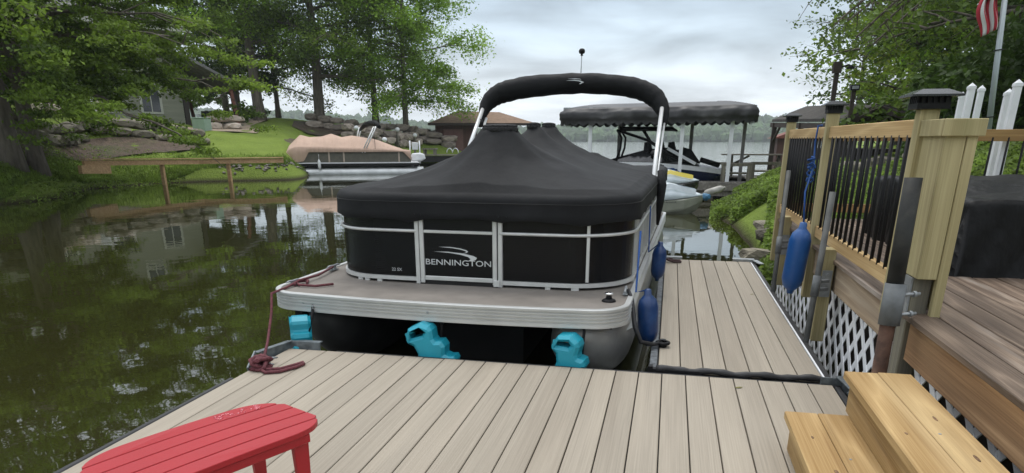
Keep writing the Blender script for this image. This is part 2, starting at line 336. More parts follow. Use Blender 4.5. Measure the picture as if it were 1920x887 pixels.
# ------------------------------------------------------------------ water
def water():
    m = bpy.data.materials.new('lake_water'); m.use_nodes = True; t = m.node_tree; b = t.nodes['Principled BSDF']
    co = t.nodes.new('ShaderNodeTexCoord')
    b.inputs['Roughness'].default_value = .02; b.inputs['IOR'].default_value = 2.0
    n0 = t.nodes.new('ShaderNodeTexNoise'); n0.inputs['Scale'].default_value = .5; n0.inputs['Detail'].default_value = 4; t.links.new(co.outputs['Object'], n0.inputs['Vector'])
    cr = t.nodes.new('ShaderNodeValToRGB'); cr.color_ramp.elements[0].color = (.017, .018, .005, 1); cr.color_ramp.elements[1].color = (.028, .028, .008, 1); t.links.new(n0.outputs[0], cr.inputs[0]); t.links.new(cr.outputs[0], b.inputs['Base Color'])
    def rip(s, dist, st, src=None):
        q = t.nodes.new('ShaderNodeTexNoise'); q.inputs['Scale'].default_value = s; q.inputs['Detail'].default_value = 3
        mp = t.nodes.new('ShaderNodeMapping'); mp.inputs['Scale'].default_value = st; t.links.new(co.outputs['Object'], mp.inputs[0]); t.links.new(mp.outputs[0], q.inputs['Vector'])
        bu = t.nodes.new('ShaderNodeBump'); bu.inputs['Distance'].default_value = dist; t.links.new(q.outputs[0], bu.inputs['Height'])
        if src: t.links.new(src.outputs[0], bu.inputs['Normal'])
        return bu
    b1 = rip(.8, .0045, (1, 1, 1)); b2 = rip(4.0, .0008, (1, 1, 1), b1)
    # wind ruffles out on the open lake
    sx = t.nodes.new('ShaderNodeSeparateXYZ'); t.links.new(co.outputs['Object'], sx.inputs[0])
    far = t.nodes.new('ShaderNodeMapRange'); far.inputs[1].default_value = 26; far.inputs[2].default_value = 60; far.inputs[3].default_value = 0; far.inputs[4].default_value = 1; t.links.new(sx.outputs[1], far.inputs[0])
    b3 = rip(.9, .055, (.35, 1, 1), b2); t.links.new(far.outputs[0], b3.inputs['Strength'])
    t.links.new(b3.outputs[0], b.inputs['Normal'])
    rg = t.nodes.new('ShaderNodeMapRange'); rg.inputs[3].default_value = .02; rg.inputs[4].default_value = .07; t.links.new(far.outputs[0], rg.inputs[0]); t.links.new(rg.outputs[0], b.inputs['Roughness'])
    S = 2600
    V = [(-S, -S, WATER), (S, -S, WATER), (S, S, WATER), (-S, S, WATER)]
    tag(npmesh('water', V, [(0, 1, 2, 3)], m), 'murky green lake water with tree reflections', kind='structure')
water()
# ------------------------------------------------------------------ far hills and wood
CREST = [(-900, 190), (300, 205), (540, 212), (640, 219), (740, 226), (820, 235), (900, 243), (960, 244), (1010, 237), (1090, 238), (1160, 233), (1300, 234), (1380, 226), (1440, 222), (1560, 214), (1800, 215), (2400, 200)]
def hills():
    px = np.linspace(-900, 2400, 300); cr = np.interp(px, [c[0] for c in CREST], [c[1] for c in CREST]) + 9
    rows = [(760, 0.0), (780, .12), (850, .45), (930, .8), (1000, 1), (1100, .9), (1300, .3), (1400, 0)]
    V = []
    for p, c in zip(px, cr):
        a = azpx(p); H = (262 - c) / FH * 1000 * math.cos(math.atan2(p - CX, FH))
        for D, k in rows: V.append((D * math.sin(a), D * math.cos(a), WATER + 1.0 + (H) * k))
    V = np.array(V); m_ = len(rows); I = np.arange(len(V)).reshape(-1, m_)
    Fq = np.stack([I[:-1, :-1], I[:-1, 1:], I[1:, 1:], I[1:, :-1]], -1).reshape(-1, 4)
    tag(npmesh('hills', V, Fq, mat('hill_ground', (.05, .075, .03), .95), smooth=True), 'low wooded hills across the lake', kind='structure')
    # tree crowns of the far wood
    ico = bmesh.new(); bmesh.ops.create_icosphere(ico, subdivisions=1, radius=1); iv = np.array([v.co[:] for v in ico.verts]); ifc = np.array([[v.index for v in f.verts] for f in ico.faces]); ico.free()
    n = 17000; p = rng.uniform(300, 2000, n); D = 762 + 280 * rng.random(n) ** 1.3
    a = np.arctan2(p - CX, FH) - YAW; H = (262 - np.interp(p, px, cr)) / FH * 1000 * np.cos(np.arctan2(p - CX, FH))
    k = np.interp(D, [r[0] for r in rows], [r[1] for r in rows]); s = rng.uniform(2.0, 4.6, n) * (1 + .5 * (rng.random(n) > .93))
    base = np.stack([D * np.sin(a), D * np.cos(a), WATER + 1 + H * k], -1)
    V = iv[None] * s[:, None, None] * rng.uniform(.75, 1.25, (n, len(iv), 1)) * np.stack([np.ones(n), np.ones(n), rng.uniform(.9, 1.5, n)], -1)[:, None] + base[:, None] + np.stack([0*s, 0*s, s * .6], -1)[:, None]
    Fq = (ifc[None] + (np.arange(n) * len(iv))[:, None, None]).reshape(-1, 3)
    tag(npmesh('far_wood', V.reshape(-1, 3), Fq, mat('far_foliage', (.05, .085, .03), .95, var=.3, scale=.05, island=.45)), 'hazy green woods covering the hills across the lake', kind='stuff')
hills()
# ------------------------------------------------------------------ near floating dock
BRD = wood('composite_board', '888073', '9F9688', 'y', ring=5, rough=.7, rnd=.07, bump=.001, rk=.06, dirt=[('7E7466', 1.6, .4), ('ABA191', 5.0, .3)])
def boards(root, n, x0, pitch, w_, y0, y1, th, m, ztop=0, bev=.003, name='board', axis='y'):
    b0 = None
    for i in range(n):
        if b0 is None:
            mb = MB(); L_ = (y1 - y0) / 2
            mb.box(-w_/2, w_/2, -L_, L_, -th, 0); me = mb.mesh(name, m)
            b0 = 1
        x = x0 + pitch * i + pitch / 2; r = wl(root)
        link(name, me, root, (x - r.x, (y0+y1)/2 - r.y + random.uniform(-.002, .002), ztop - r.z + random.uniform(-.001, .001)), bev)
dock = thing('floating_dock', 'wide floating dock of beige grey composite boards in the foreground', 'dock', (-.75, 1.5, -.35))
boards(dock, 25, -2.602, .1468, .1405, -2.2, 4.275, .026, BRD)
mb = MB(); mb.box(-2.62, 1.09, -2.2, 4.26, -.20, -.030); mb.build('frame', DARKU, dock)
mb = MB(); mb.box(-2.645, -2.612, -2.2, 3.62, -.21, -.004); mb.build('edge_trim', RUBBER, dock, bevel=.006)
mb = MB(); mb.box(-2.25, 1.12, 4.285, 4.315, -.22, -.006); mb.build('edge_trim', RUBBER, dock, bevel=.006)
mb = MB(); mb.box(1.078, 1.115, .2, 4.28, -.2, -.006); mb.build('edge_trim', RUBBER, dock, bevel=.006)
FLOAT = mat('float_plastic', (.02, .02, .022), .5)
for x in (-2.3, -1.2, -.1, .8):
    mb = MB(); mb.box(x-.28, x+.28, .5, 4.2, -.55, -.205); mb.build('float', FLOAT, dock, bevel=.03)
# corner plates
mb = MB()
mb.box(-2.60, -2.36, 4.283, 4.293, -.10, .055); mb.box(-2.60, -2.36, 4.293, 4.33, .045, .055); mb.box(-2.60, -2.36, 4.293, 4.33, -.06, -.05)
mb.bar((-2.60, 4.29, .0), (-2.66, 4.0, .0), .012, .10); mb.bar((-2.60, 4.29, .05), (-2.68, 3.98, .05), .04, .008); mb.bar((-2.60, 4.29, -.05), (-2.68, 3.98, -.05), .04, .008)
mb.bar((-2.68, 3.98, .03), (-2.63, 3.80, -.03), .012, .08)
mb.build('corner_bracket', mat('dull_bracket', (.13, .15, .16), .5, .4, var=.4, scale=18), dock, bevel=.002)
mb = MB(); mb.box(1.0, 1.13, 4.30, 4.31, -.1, .04); mb.bar((1.13, 4.32, 0), (1.16, 4.08, 0), .012, .10); mb.bar((1.11, 4.32, .045), (1.14, 4.08, .045), .05, .01); mb.bar((1.12, 4.1, .03), (1.16, 4.07, -.03), .03, .03)
mb.build('corner_bracket', mat('dull_bracket', ''), dock, bevel=.002)
# ------------------------------------------------------------------ gangway section beside the boat
gang = thing('floating_dock', 'narrow finger dock of beige boards running back beside the covered boat', 'dock', (.5, 6.6, -.35))
boards(gang, 7, .012, .1464, .140, 4.385, 8.87, .026, BRD)
mb = MB(); mb.box(.0, 1.04, 4.39, 8.86, -.2, -.03); mb.build('frame', DARKU, gang)
mb = MB(); mb.box(-.045, .006, 4.37, 8.88, -.20, -.003); mb.build('edge_trim', mat('worn_edge', (.10, .11, .12), .6, .2, var=.6, scale=25), gang, bevel=.005)
mb = MB(); mb.box(1.040, 1.052, 4.38, 8.87, -.05, -.001); mb.build('white_strip', WHITE, gang)
mb = MB(); mb.box(1.053, 1.095, 4.38, 8.88, -.20, -.006); mb.build('edge_trim', RUBBER, gang, bevel=.006)
for x in (.25, .8):
    mb = MB(); mb.box(x-.2, x+.2, 4.6, 8.6, -.55, -.205); mb.build('float', FLOAT, gang, bevel=.03)
mb = MB(); mb.box(-.05, .22, 8.87, 8.885, -.1, .03); mb.box(-.05, .22, 8.885, 8.97, .02, .03); mb.build('corner_bracket', STEEL, gang, bevel=.002)
mb = MB(); mb.box(.83, 1.09, 8.87, 8.885, -.1, .03); mb.bar((1.09, 8.88, .02), (1.14, 8.62, .02), .06, .012); mb.box(.83, 1.09, 8.885, 8.96, .02, .03)
mb.build('corner_bracket', STEEL, gang, bevel=.002)
mb = MB(); mb.box(-.05, -.02, 4.32, 4.37, -.12, .03); mb.bar((-.04, 4.345, -.01), (.30, 4.345, -.01), .05, .05)
mb.build('corner_bracket', BLACKM, gang, bevel=.002)
# black hinge hose across the joint
pts = [(-.0 + 1.06 * t, 4.338 + .006 * math.sin(t * 9), .012 + .006 * math.sin(t * 23)) for t in [i / 30 for i in range(31)]]
mb = MB(); mb.tube(pts, [.021 + .004 * math.sin(i * 1.7) for i in range(31)], 10); 
h = mb.build('hinge_hose', RUBBER); tag(h, 'black rubber tube covering the joint between the two dock sections', 'hose')
# ------------------------------------------------------------------ raised deck on the right
OLD = wood('weathered_deck_board', '4A3D33', '8F7D6C', 'y', ring=14, rk=.3, rough=.6, rnd=.22, bump=.003, dirt=[('C9C0B6', 3.4, .85, .57), ('39302A', 2.2, .7, .52), ('6B5040', 1.2, .45, .56)])
JOI = wood('old_joist', '8C6C4E', 'C09C74', 'y', ring=10, rough=.8, rnd=.06, bump=.0015, dirt=[('54402E', 2.5, .6, .52)])
PT = wood('treated_lumber', '8E835E', 'B3A880', 'z', ring=12, rough=.75, rnd=.06, bump=.001, dirt=[('7C7A52', 3, .4, .55)])
PTY = wood('treated_rail', 'A08357', 'C9AE80', 'y', ring=12, rough=.75, rnd=.05, bump=.001)
PTX = wood('treated_rail_across', '84663F', 'AC8C5C', 'x', ring=12, rough=.75, rnd=.05, bump=.001)
DZ = .58
deck = thing('raised_deck', 'raised weathered brown plank deck on the right with white lattice skirt', 'deck', (3.4, 4, -.4))
boards(deck, 34, 1.225, .1455, .1365, -1.5, 8.5, .032, OLD, DZ, .004)
mb = MB(); mb.box(1.262, 1.300, -1.5, 3.78, .335, .545); mb.build('rim_joist', JOI, deck, bevel=.004)
mb = MB(); mb.box(1.262, 1.300, 4.13, 8.5, .335, .545); mb.build('rim_joist', wood('grey_joist', '7A634C', 'B09A7E', 'y', ring=14, dirt=[('BDB2A0', 2.2, .5, .5), ('46392C', 4, .5, .52)]), deck, bevel=.004)
mb = MB(); mb.box(1.31, 6.1, 8.46, 8.5, .30, .545); mb.build('rim_joist', JOI, deck)
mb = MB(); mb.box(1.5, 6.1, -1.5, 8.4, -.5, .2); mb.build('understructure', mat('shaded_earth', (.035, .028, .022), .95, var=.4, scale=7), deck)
# lattice skirt: two layers of diagonal strips
LAT = mat('lattice_plastic', (.82, .84, .86), .5, var=.06, scale=20)
zl0, zl1 = -.30, .335; hl = zl1 - zl0; latp = .225
lat = thing('lattice_panel', 'white diagonal lattice skirt under the raised deck', 'lattice', (1.33, 4, zl0))
for layer, sgn in ((0, 1), (1, -1)):
    x = 1.316 + layer * .007; mb = MB(); hw = .025 * math.sqrt(2)
    mb.prism([(-hw, -hl/2), (hw, -hl/2), (hw + sgn*hl, hl/2), (-hw + sgn*hl, hl/2)], lambda a, b, t: (t, a - sgn*hl/2, b), 0, .006)
    me = mb.mesh('lattice_strip', LAT)
    for i in range(38):
        link('lattice_strip', me, lat, (x - 1.33, .3 + i * latp - 4, hl/2))
# posts
def solar_cap(root, x, y, z, s=.0535, lit=True):
    b = MB(); b.box(x-s, x+s, y-s, y+s, z, z+.028); b.box(x-s*.8, x+s*.8, y-s*.8, y+s*.8, z+.028, z+.055)
    for k in range(5):
        for sx, sy in ((1,0),(-1,0),(0,1),(0,-1)):
            o = (k - 2) * s * .36; px_, py_ = (x + sx*s*.95, y + o) if sx else (x + o, y + sy*s*.95); b.box(px_-.006, px_+.006, py_-.006, py_+.006, z+.026, z+.058)
    c = b.build('post_cap', BLACKM, root)
    b = MB(); t = s * 1.55; z1 = z + .056
    vs = [(x-t,y-t,z1),(x+t,y-t,z1),(x+t,y+t,z1),(x-t,y+t,z1),(x-t,y-t,z1+.01),(x+t,y-t,z1+.01),(x+t,y+t,z1+.01),(x-t,y+t,z1+.01),(x-t*.5,y-t*.5,z1+.036),(x+t*.5,y-t*.5,z1+.036),(x+t*.5,y+t*.5,z1+.036),(x-t*.5,y+t*.5,z1+.036)]
    b.add(vs, [(3,2,1,0),(0,1,5,4),(1,2,6,5),(2,3,7,6),(3,0,4,7),(4,5,9,8),(5,6,10,9),(6,7,11,10),(7,4,8,11),(8,9,10,11)])
    b.build('cap_roof', mat('glossy_black_cap', (.012, .013, .015), .18, 0, var=.1), c)
rail = thing('deck_railing', 'pine deck railing with black round balusters along the water side', 'railing', (1.25, 6.2, DZ))
XR = 1.25
for y, zb, zt in ((8.45, .1, 1.60), (6.35, .12, 1.62), (4.09, .5, 1.565)):
    mb = MB(); mb.box(XR-.044, XR+.044, y-.044, y+.044, zb, zt); mb.build('post', PT, rail, bevel=.004)
    solar_cap(rail, XR, y, zt, .056 if y > 5 else .075)
for y0, y1 in ((6.394, 8.406), (4.134, 6.306)):
    mb = MB(); mb.box(XR-.019, XR+.019, y0, y1, 1.430, 1.520); mb.build('top_rail', PTY, rail, bevel=.004)
    mb = MB(); mb.box(XR-.019, XR+.019, y0, y1, .645, .735); mb.build('bottom_rail', PTY, rail, bevel=.004)
    n = int(round((y1 - y0) / .1425)) - 1; st = (y1 - y0) / (n + 1)
    if y0 > 6: balu = None
    for i in range(n):
        if balu is None:
            mb = MB(); mb.tube([(0, 0, -.36), (0, 0, .36)], .0115, 8); balu = mb.mesh('baluster', BLACKM)
        r = wl(rail); link('baluster', balu, rail, (XR - .012 - r.x, y0 + st * (i + 1) - r.y, 1.083 - r.z))
brail = thing('deck_railing', 'pine railing with black balusters across the far side of the deck', 'railing', (3.6, 8.4, DZ))
mb = MB(); mb.box(1.30, 6.1, 8.381, 8.419, 1.405, 1.520); mb.build('top_rail', PTX, brail, bevel=.004)
mb = MB(); mb.box(1.30, 6.1, 8.381, 8.419, .66, .75); mb.build('bottom_rail', PTX, brail, bevel=.004)
for i in range(32):
    r = wl(brail); link('baluster', balu, brail, (1.45 + i * .1475 - r.x, 8.388 - r.y, 1.083 - r.z))
mb = MB(); mb.box(6.1, 6.19, 8.36, 8.45, .1, 1.6); mb.build('post', PT, brail, bevel=.004)
# big boxed newel around the grey support post
nw = thing('newel_post', 'tall boxed post of new yellow-green lumber at the head of the steps', 'post', (1.29, 3.9, .0))
mb = MB(); mb.box(1.236, 1.255, 3.752, 4.042, .765, 1.50); mb.build('side_board', PT, nw, bevel=.003)
mb = MB(); mb.box(1.236, 1.325, 3.732, 3.751, .765, 1.50); mb.build('front_board', PT, nw, bevel=.003)
mb = MB(); mb.box(1.327, 1.372, 3.726, 3.765, .575, 1.50); mb.build('front_board', PT, nw, bevel=.003)
mb = MB(); mb.box(1.340, 1.36, 3.777, 4.02, .60, 1.50); mb.build('side_board', PT, nw, bevel=.003)
mb = MB(); mb.box(1.216, 1.235, 3.731, 4.043, 1.435, 1.512); mb.build('trim_board', PT, nw, bevel=.003)
mb = MB(); mb.box(1.216, 1.392, 3.706, 3.725, 1.435, 1.512); mb.build('trim_board', PT, nw, bevel=.003)
GREYW = wood('grey_post_wood', '5A5750', '84806F', 'z', ring=10, dirt=[('3E3A33', 3, .6, .5)])
mb = MB(); mb.box(1.24, 1.33, 3.79, 3.92, -.3, .764); mb.build('post_core', GREYW, nw, bevel=.006)
mb = MB(); mb.box(1.333, 1.42, 3.80, 3.9, -.3, .53); mb.build('post_core', GREYW, nw, bevel=.006)
# short bolted uprights
for y0, zb, zt in ((5.48, -.05, .655), (7.55, -.02, .68)):
    t_ = thing('bolted_upright', 'short pine upright holding the %s dock pipe' % ('nearer' if y0 < 6 else 'farther'), 'post', (1.2, y0 + .05, zb), group='uprights holding the dock pipes')
    mb = MB(); mb.box(1.155, 1.244, y0, y0+.14, zb, zt); mb.build('post', PT, t_, bevel=.004)
    mb = MB(); 
    for z in (.33, .40, .47): mb.tube([(1.205, y0-.02, z), (1.205, y0+.01, z)], .011, 6)
    mb.box(1.165, 1.235, y0-.008, y0, .30, .50); mb.build('bolt_plate', STEEL, t_)
# dock pipes
DST = mat('dull_zinc', (.11, .12, .125), .65, 0, var=.2, scale=20)
PIPE = mat('weathered_pipe', (.06, .063, .06), .65, 0, var=.4, scale=9, dirt=((.12, .12, .115), 6, .5))
for (x0, y0), (x1, y1, z1), lb in (((1.085, 5.30), (1.14, 5.42, 1.07), 'grey steel dock pipe by the nearer pine upright'), ((1.085, 7.15), (1.14, 7.50, 1.13), 'grey steel dock pipe at the far end of the railing')):
    t_ = thing('dock_pipe', lb, 'pipe', (x0, y0, -.8), group='steel pipes guiding the floating dock')
    d = Vector((x1-x0, y1-y0, z1)); mb = MB(); a = Vector((x0, y0, 0)) - d * .75
    mb.tube([a, (x1, y1, z1)], .022, 14); mb.build('pipe', PIPE, t_)
    c = Vector((x0, y0, 0)) + d * .38; mb = MB(); mb.tube([c - d * .07, c + d * .07], .030, 14); mb.bar(c + Vector((0, 0, .03)), c + Vector((.09, .05, .03)), .03, .02); mb.bar(c - Vector((0, 0, .03)), c + Vector((.09, .05, -.03)), .03, .02); mb.build('collar', DST, t_)
t_ = thing('dock_pipe', 'thick dark steel pipe clamped to the boxed post, rusty at its foot', 'pipe', (1.13, 3.68, -.6))
mb = MB(); mb.tube([(1.125, 3.68, .68), (1.13, 3.72, 1.25)], .040, 20); mb.build('upper_pipe', mat('dark_pipe', (.022, .023, .022), .6, 0, var=.5, scale=8, spec=.2, dirt=((.055, .052, .045), 7, .6)), t_)
mb = MB(); mb.tube([(1.12, 3.62, -.6), (1.125, 3.68, .68)], .036, 20); mb.build('lower_pipe', mat('rusty_pipe', (.07, .035, .022), .85, .1, var=.5, scale=12, bump=.003, dirt=((.15, .09, .06), 9, .6)), t_, )
mb = MB(); mb.tube([(1.125, 3.66, .545), (1.13, 3.68, .75)], .050, 24); mb.build('clamp_sleeve', DST, t_)
mb = MB()
for z in (.60, .70): mb.tube([(1.17, 3.66, z), (1.25, 3.70, z)], .009, 8); mb.tube([(1.215, 3.682, z), (1.23, 3.69, z)], .016, 6)
mb.box(1.232, 1.240, 3.79, 3.90, .55, .76); mb.build('bolt', STEEL, t_)
# black solar light clipped on the newel top, white cord bits
# ------------------------------------------------------------------ steps
STEPW = wood('step_lumber', '8A6D42', 'B89C6E', 'y', ring=11, rk=.30, rough=.72, rnd=.08, bump=.0014, dirt=[('6B4B2C', 3.6, .65, .56), ('CDB78C', 1.5, .45, .5), ('5E4B36', 9.0, .5, .62)])
steps = thing('deck_steps', 'two-tread wooden steps of new yellow pine leading onto the deck', 'steps', (.93, 2.2, 0))
yb = 1.0
def step(x0, z, yt, first):
    for k in range(2):
        mb = MB(); mb.box(x0 + k*.149, x0 + k*.149 + .146, yb, yt + random.uniform(-.008, .008), z - .038, z); mb.build('tread_board', STEPW, steps, bevel=.004)
    mb = MB(); mb.box(x0 + .03, x0 + .068, yb, yt - .03, z - .19 if first else z - .195, z - .039); mb.build('riser', STEPW, steps, bevel=.003)
    mb = MB(); mb.box(x0 + .069, x0 + .29, yt - .075, yt - .037, .0, z - .039); mb.build('stringer', STEPW, steps, bevel=.003)
step(.618, .195, 3.26, True); step(.872, .388, 3.345, False)
mb = MB(); mb.box(.94, 1.16, yb, 3.30, .01, .19); mb.build('inner_frame', DARKU, steps)
# nail and knot details
mb = MB()
for x, y in ((.80, 2.75), (1.05, 2.62), (.95, 2.15), (.70, 2.5)):
    mb.lathe([(.006, 0), (.006, .0015)], (x, y, .388 if x > .88 else .195), 8)
mb.build('nail_head', STEEL, steps)
KN = mat('wood_knot', (.16, .09, .045), .8, 0, var=.6, scale=90)
for x, y, z, a, b_k in ((1.085, 2.78, .388, .006, .026), (1.10, 2.42, .388, .007, .03), (.72, 2.62, .195, .008, .018), (.69, 2.95, .195, .006, .014), (.93, 2.6, .388, .006, .012)):
    mb = MB(); mb.lathe([(1, 0), (.7, .5), (.2, .6)], (0, 0, 0), 12); mb.v = [(x + v[0]*a, y + v[1]*b_k, z + v[2]*.0012 + .0002) for v in mb.v]; mb.build('knot', KN, steps)
# ------------------------------------------------------------------ covered furniture on the deck
def cover_block():
    x0, x1, y0, y1, z0, z1 = 1.86, 4.3, 4.98, 7.2, DZ + .003, 1.04
    nu, nv = 120, 90; V = []
    for j in range(nv + 1):
        for i in range(nu + 1):
            u = i / nu * 1.6 - .3; v = j / nv * 1.6 - .3         # beyond 0..1 hangs down the side
            cu, cv = min(max(u, 0), 1), min(max(v, 0), 1); ou, ov = u - cu, v - cv
            x = x0 + cu * (x1 - x0); y = y0 + cv * (y1 - y0); hang = max(abs(ou), abs(ov)) / .3
            fold = abs(math.sin(cu * 17 + 2.5 * math.sin(cv * 5))) * .9 + math.sin(cu * 13 + cv * 9 + 2) * .5 + .6 * abs(math.sin(cv * 14 - cu * 9))
            side = math.sin((cu * 19 + cv * 23) + 1.5 * math.sin(hang * 2 + cu * 5)) * .6 + .8 * (abs(math.sin(cu * 31 + hang * 2.6 + cv * 27)) - .5) 
            o = hang ** .6 * (.025 + .035 * side)
            sx = math.copysign(1, ou) if abs(ou) > 1e-6 else 0; sy = math.copysign(1, ov) if abs(ov) > 1e-6 else 0
            top = z1 + .020 * fold + .03 * math.sin(cu * 3.1) * math.sin(cv * 3.1) - .03 * math.exp(-((cv - .32) / .05) ** 2) + .05 * (1 / (1 + math.exp(-(cv - .45) * 30)))
            edge = min(1, hang * 8)
            z = top - (.02 * edge) - hang * (top - z0) * .98 + .02 * side * hang * (1 - hang)
            V.append((x + sx * o * (1 if abs(ou) >= abs(ov) else .3), y + sy * o * (1 if abs(ov) >= abs(ou) else .3), z))
    I = np.arange(len(V)).reshape(nv + 1, nu + 1); Fq = np.stack([I[:-1, :-1], I[:-1, 1:], I[1:, 1:], I[1:, :-1]], -1).reshape(-1, 4)
    m = mat('black_tarpaulin', (.0035, .0037, .004), .5, 0, var=.3, scale=9, bump=.035, bscale=6, stretch=(1, 1, .5), spec=.2)
    V = np.array(V); c = (3.0, 6.0, DZ)
    tag(npmesh('furniture_cover', V, Fq, m, smooth=True, loc=c), 'wrinkled black cover over low patio furniture on the deck', 'cover')
cover_block()
# ------------------------------------------------------------------ red slatted footstool
RED = mat('red_paint', '9C1520', .42, 0, var=.06, scale=4, spec=.5, bump=.0006, bscale=90)
def stool():
    c = Vector((-1.529, 1.925, 0)); t_ = thing('adirondack_footstool', 'glossy red slatted footstool with rounded ends on the dock', 'footstool', c)
    ax = Vector((.423, .906, 0)).normalized(); nn = Vector((-ax.y, ax.x, 0)); H = .42
    a_, b_ = .405, .205; cc = c.copy()
    def halfw(s_):           # half width at s in [-a,a]
        k = abs(s_) / a_; return b_ * (1 - k ** 5.5) ** .5 if k < 1 else 0
    n = 5; pw = 2 * b_ / n
    for k in range(n):
        lo = -b_ + k * pw + .0032; hi = -b_ + (k + 1) * pw - .0032
        S = [i / 40 * 2 * a_ - a_ for i in range(41)]; up_ = []; dn_ = []
        for s_ in S:
            w_ = halfw(s_); l2, h2 = max(lo, -w_), min(hi, w_)
            if h2 - l2 > .004: up_.append((s_, h2)); dn_.append((s_, l2))
        poly = dn_ + up_[::-1]; mb = MB()
        mb.prism(poly, lambda p, q, t: cc + ax * p + nn * q + Vector((0, 0, t + .012 * math.cos(p / a_ * 1.2) - .012)), H - .022, H)
        mb.build('slat', RED, t_, bevel=.0018)
    for s_, l in ((.25, .12), (-.25, .12)):
        mb = MB(); mb.bar(cc + ax*s_ - nn*.165 + Vector((0,0,H-.052)), cc + ax*s_ + nn*.165 + Vector((0,0,H-.052)), .03, .05); mb.build('apron', RED, t_, bevel=.003)
        for q in (-.15, .15):
            o = math.copysign(.015, s_)
            mb = MB(); A = cc + ax*(s_ + o) + nn*q; mb.prism([(-.035, H-.03), (.035, H-.03), (.022, 0), (-.018, 0)], lambda a, b, t: A + ax * a + nn * t + Vector((0, 0, b)), -.011, .011); mb.build('leg', RED, t_, bevel=.003)
    mb = MB(); mb.bar(cc - ax*.29 - nn*.178 + Vector((0,0,H-.045)), cc + ax*.29 - nn*.178 + Vector((0,0,H-.045)), .018, .035); mb.build('side_rail', RED, t_, bevel=.003)
    mb = MB(); mb.bar(cc - ax*.29 + nn*.178 + Vector((0,0,H-.045)), cc + ax*.29 + nn*.178 + Vector((0,0,H-.045)), .018, .035); mb.build('side_rail', RED, t_, bevel=.003)
    # rain water standing on the far slat
    mb = MB(); r2 = random.Random(5)
    for i in range(34):
        s_ = a_ * (.30 + .45 * r2.random()); q = b_ * (.66 + .22 * r2.random()); r_ = r2.uniform(.003, .011); 
        mb.lathe([(r_, 0), (r_ * .8, .0012), (r_ * .3, .0018)], cc + ax*s_ + nn*q + Vector((0, 0, H + .0003 - .012 + .012 * math.cos(s_ / a_ * 1.2))), 9)
    g_ = mat('wet_red_paint', (.40, .03, .05), .04, 0, var=.05, spec=.9)
    mb.build('rain_puddle', g_, t_)
stool()
# ------------------------------------------------------------------ the covered pontoon boat
B0 = Vector((-1.535, 4.425, 0)); BR = R(-1.6)
boat = thing('pontoon_boat', 'pontoon boat with black panels under a black tented mooring cover beside the dock', 'boat', B0, BR)
BI = Matrix.Rotation(-BR, 4, 'Z') @ Matrix.Translation(-B0)
def toL(p): return BI @ Vector(p)
def outline(hw, y0, y1, r, bow=0, n=14, rb=.1):
    """closed rounded rectangle, starting at the middle of the front edge, going to +x"""
    P = []
    def bowf(x): return bow * (x / hw) ** 2
    xs = [i / 8 * (hw - r) for i in range(9)]
    P += [(x, y0 + bowf(x)) for x in xs]
    P += [(hw - r + r * math.sin(a), y0 + r - r * math.cos(a) + bowf(hw - r)) for a in [math.pi/2 * i / n for i in range(1, n + 1)]]
    m_ = 26; ys = y0 + r + bowf(hw - r)
    P += [(hw, ys + (y1 - rb - ys) * i / m_) for i in range(1, m_)]
    P += [(hw - rb + rb * math.cos(a), y1 - rb + rb * math.sin(a)) for a in [math.pi/2 * i / 5 for i in range(6)]]
    return P + [(-x, y) for x, y in P[::-1][:-1]] 
def offs(P, d):
    n = len(P); Q = []
    for i in range(n):
        a, b = Vector(P[i-1]), Vector(P[(i+1) % n]); t = (b - a); 
        if t.length < 1e-9: Q.append(P[i]); continue
        t.normalize(); Q.append((P[i][0] + t.y * d, P[i][1] - t.x * d))
    return Q
DO = [(x if x > 0 else x * 1.055, y) for x, y in outline(1.31, .0, 6.9, .26, .10)]
FLOORM = mat('deck_vinyl', (.165, .148, .130), .85, 0, var=.16, scale=5, bump=.0012, bscale=180, detail=8, dirt=((.22, .20, .18), 2.2, .5))
mb = MB(); n_ = len(DO); mb.add([(x, y, .345) for x, y in offs(DO, -.01)] + [(x, y, .315) for x, y in offs(DO, -.01)], [tuple(range(n_)), tuple(range(2*n_-1, n_-1, -1))]); mb.build('deck_floor', FLOORM, boat, local=True)
prof = [(-.028, .3455), (-.026, .352), (.010, .352), (.014, .347), (.014, .333), (.006, .330)]
z = .330
for k in range(4): prof += [(.004, z), (.004, z-.007), (.012, z-.011), (.012, z-.020)]; z -= .0235
prof += [(.013, z-.004), (.013, .222), (-.03, .218)]
mb = MB(); mb.loft([[(x, y, zz) for x, y in offs(DO, d)] for d, zz in prof], caps=False, smooth=False); mb.build('deck_rim', mat('anodised_rim', (.52, .53, .52), .42, .55, var=.08, scale=4), boat, local=True)
mb = MB()
for x, y in ((-.05, -.012), (-1.05, .052)): mb.lathe([(.009, 0), (.007, .004), (.003, .006)], (x, y, .285), 8, Matrix.Rotation(R(90), 4, 'X'))
mb.build('rim_screw', STEEL, boat, local=True)
mb = MB(); mb.box(-1.2, 1.2, .35, 6.8, .15, .24); mb.box(-1.22, -1.16, .2, 6.8, -.02, .24); mb.box(-1.2, 1.2, 5.6, 5.64, -.5, .2); mb.box(-.45, .45, .8, 5.6, -.42, .16); mb.build('underframe_light_stop', DARKU, boat, local=True)  # includes an unseen rear board added to close off light below the deck
PON = mat('pontoon_aluminium', (.34, .345, .34), .45, .45, var=.2, scale=5, bump=.002, bscale=3)
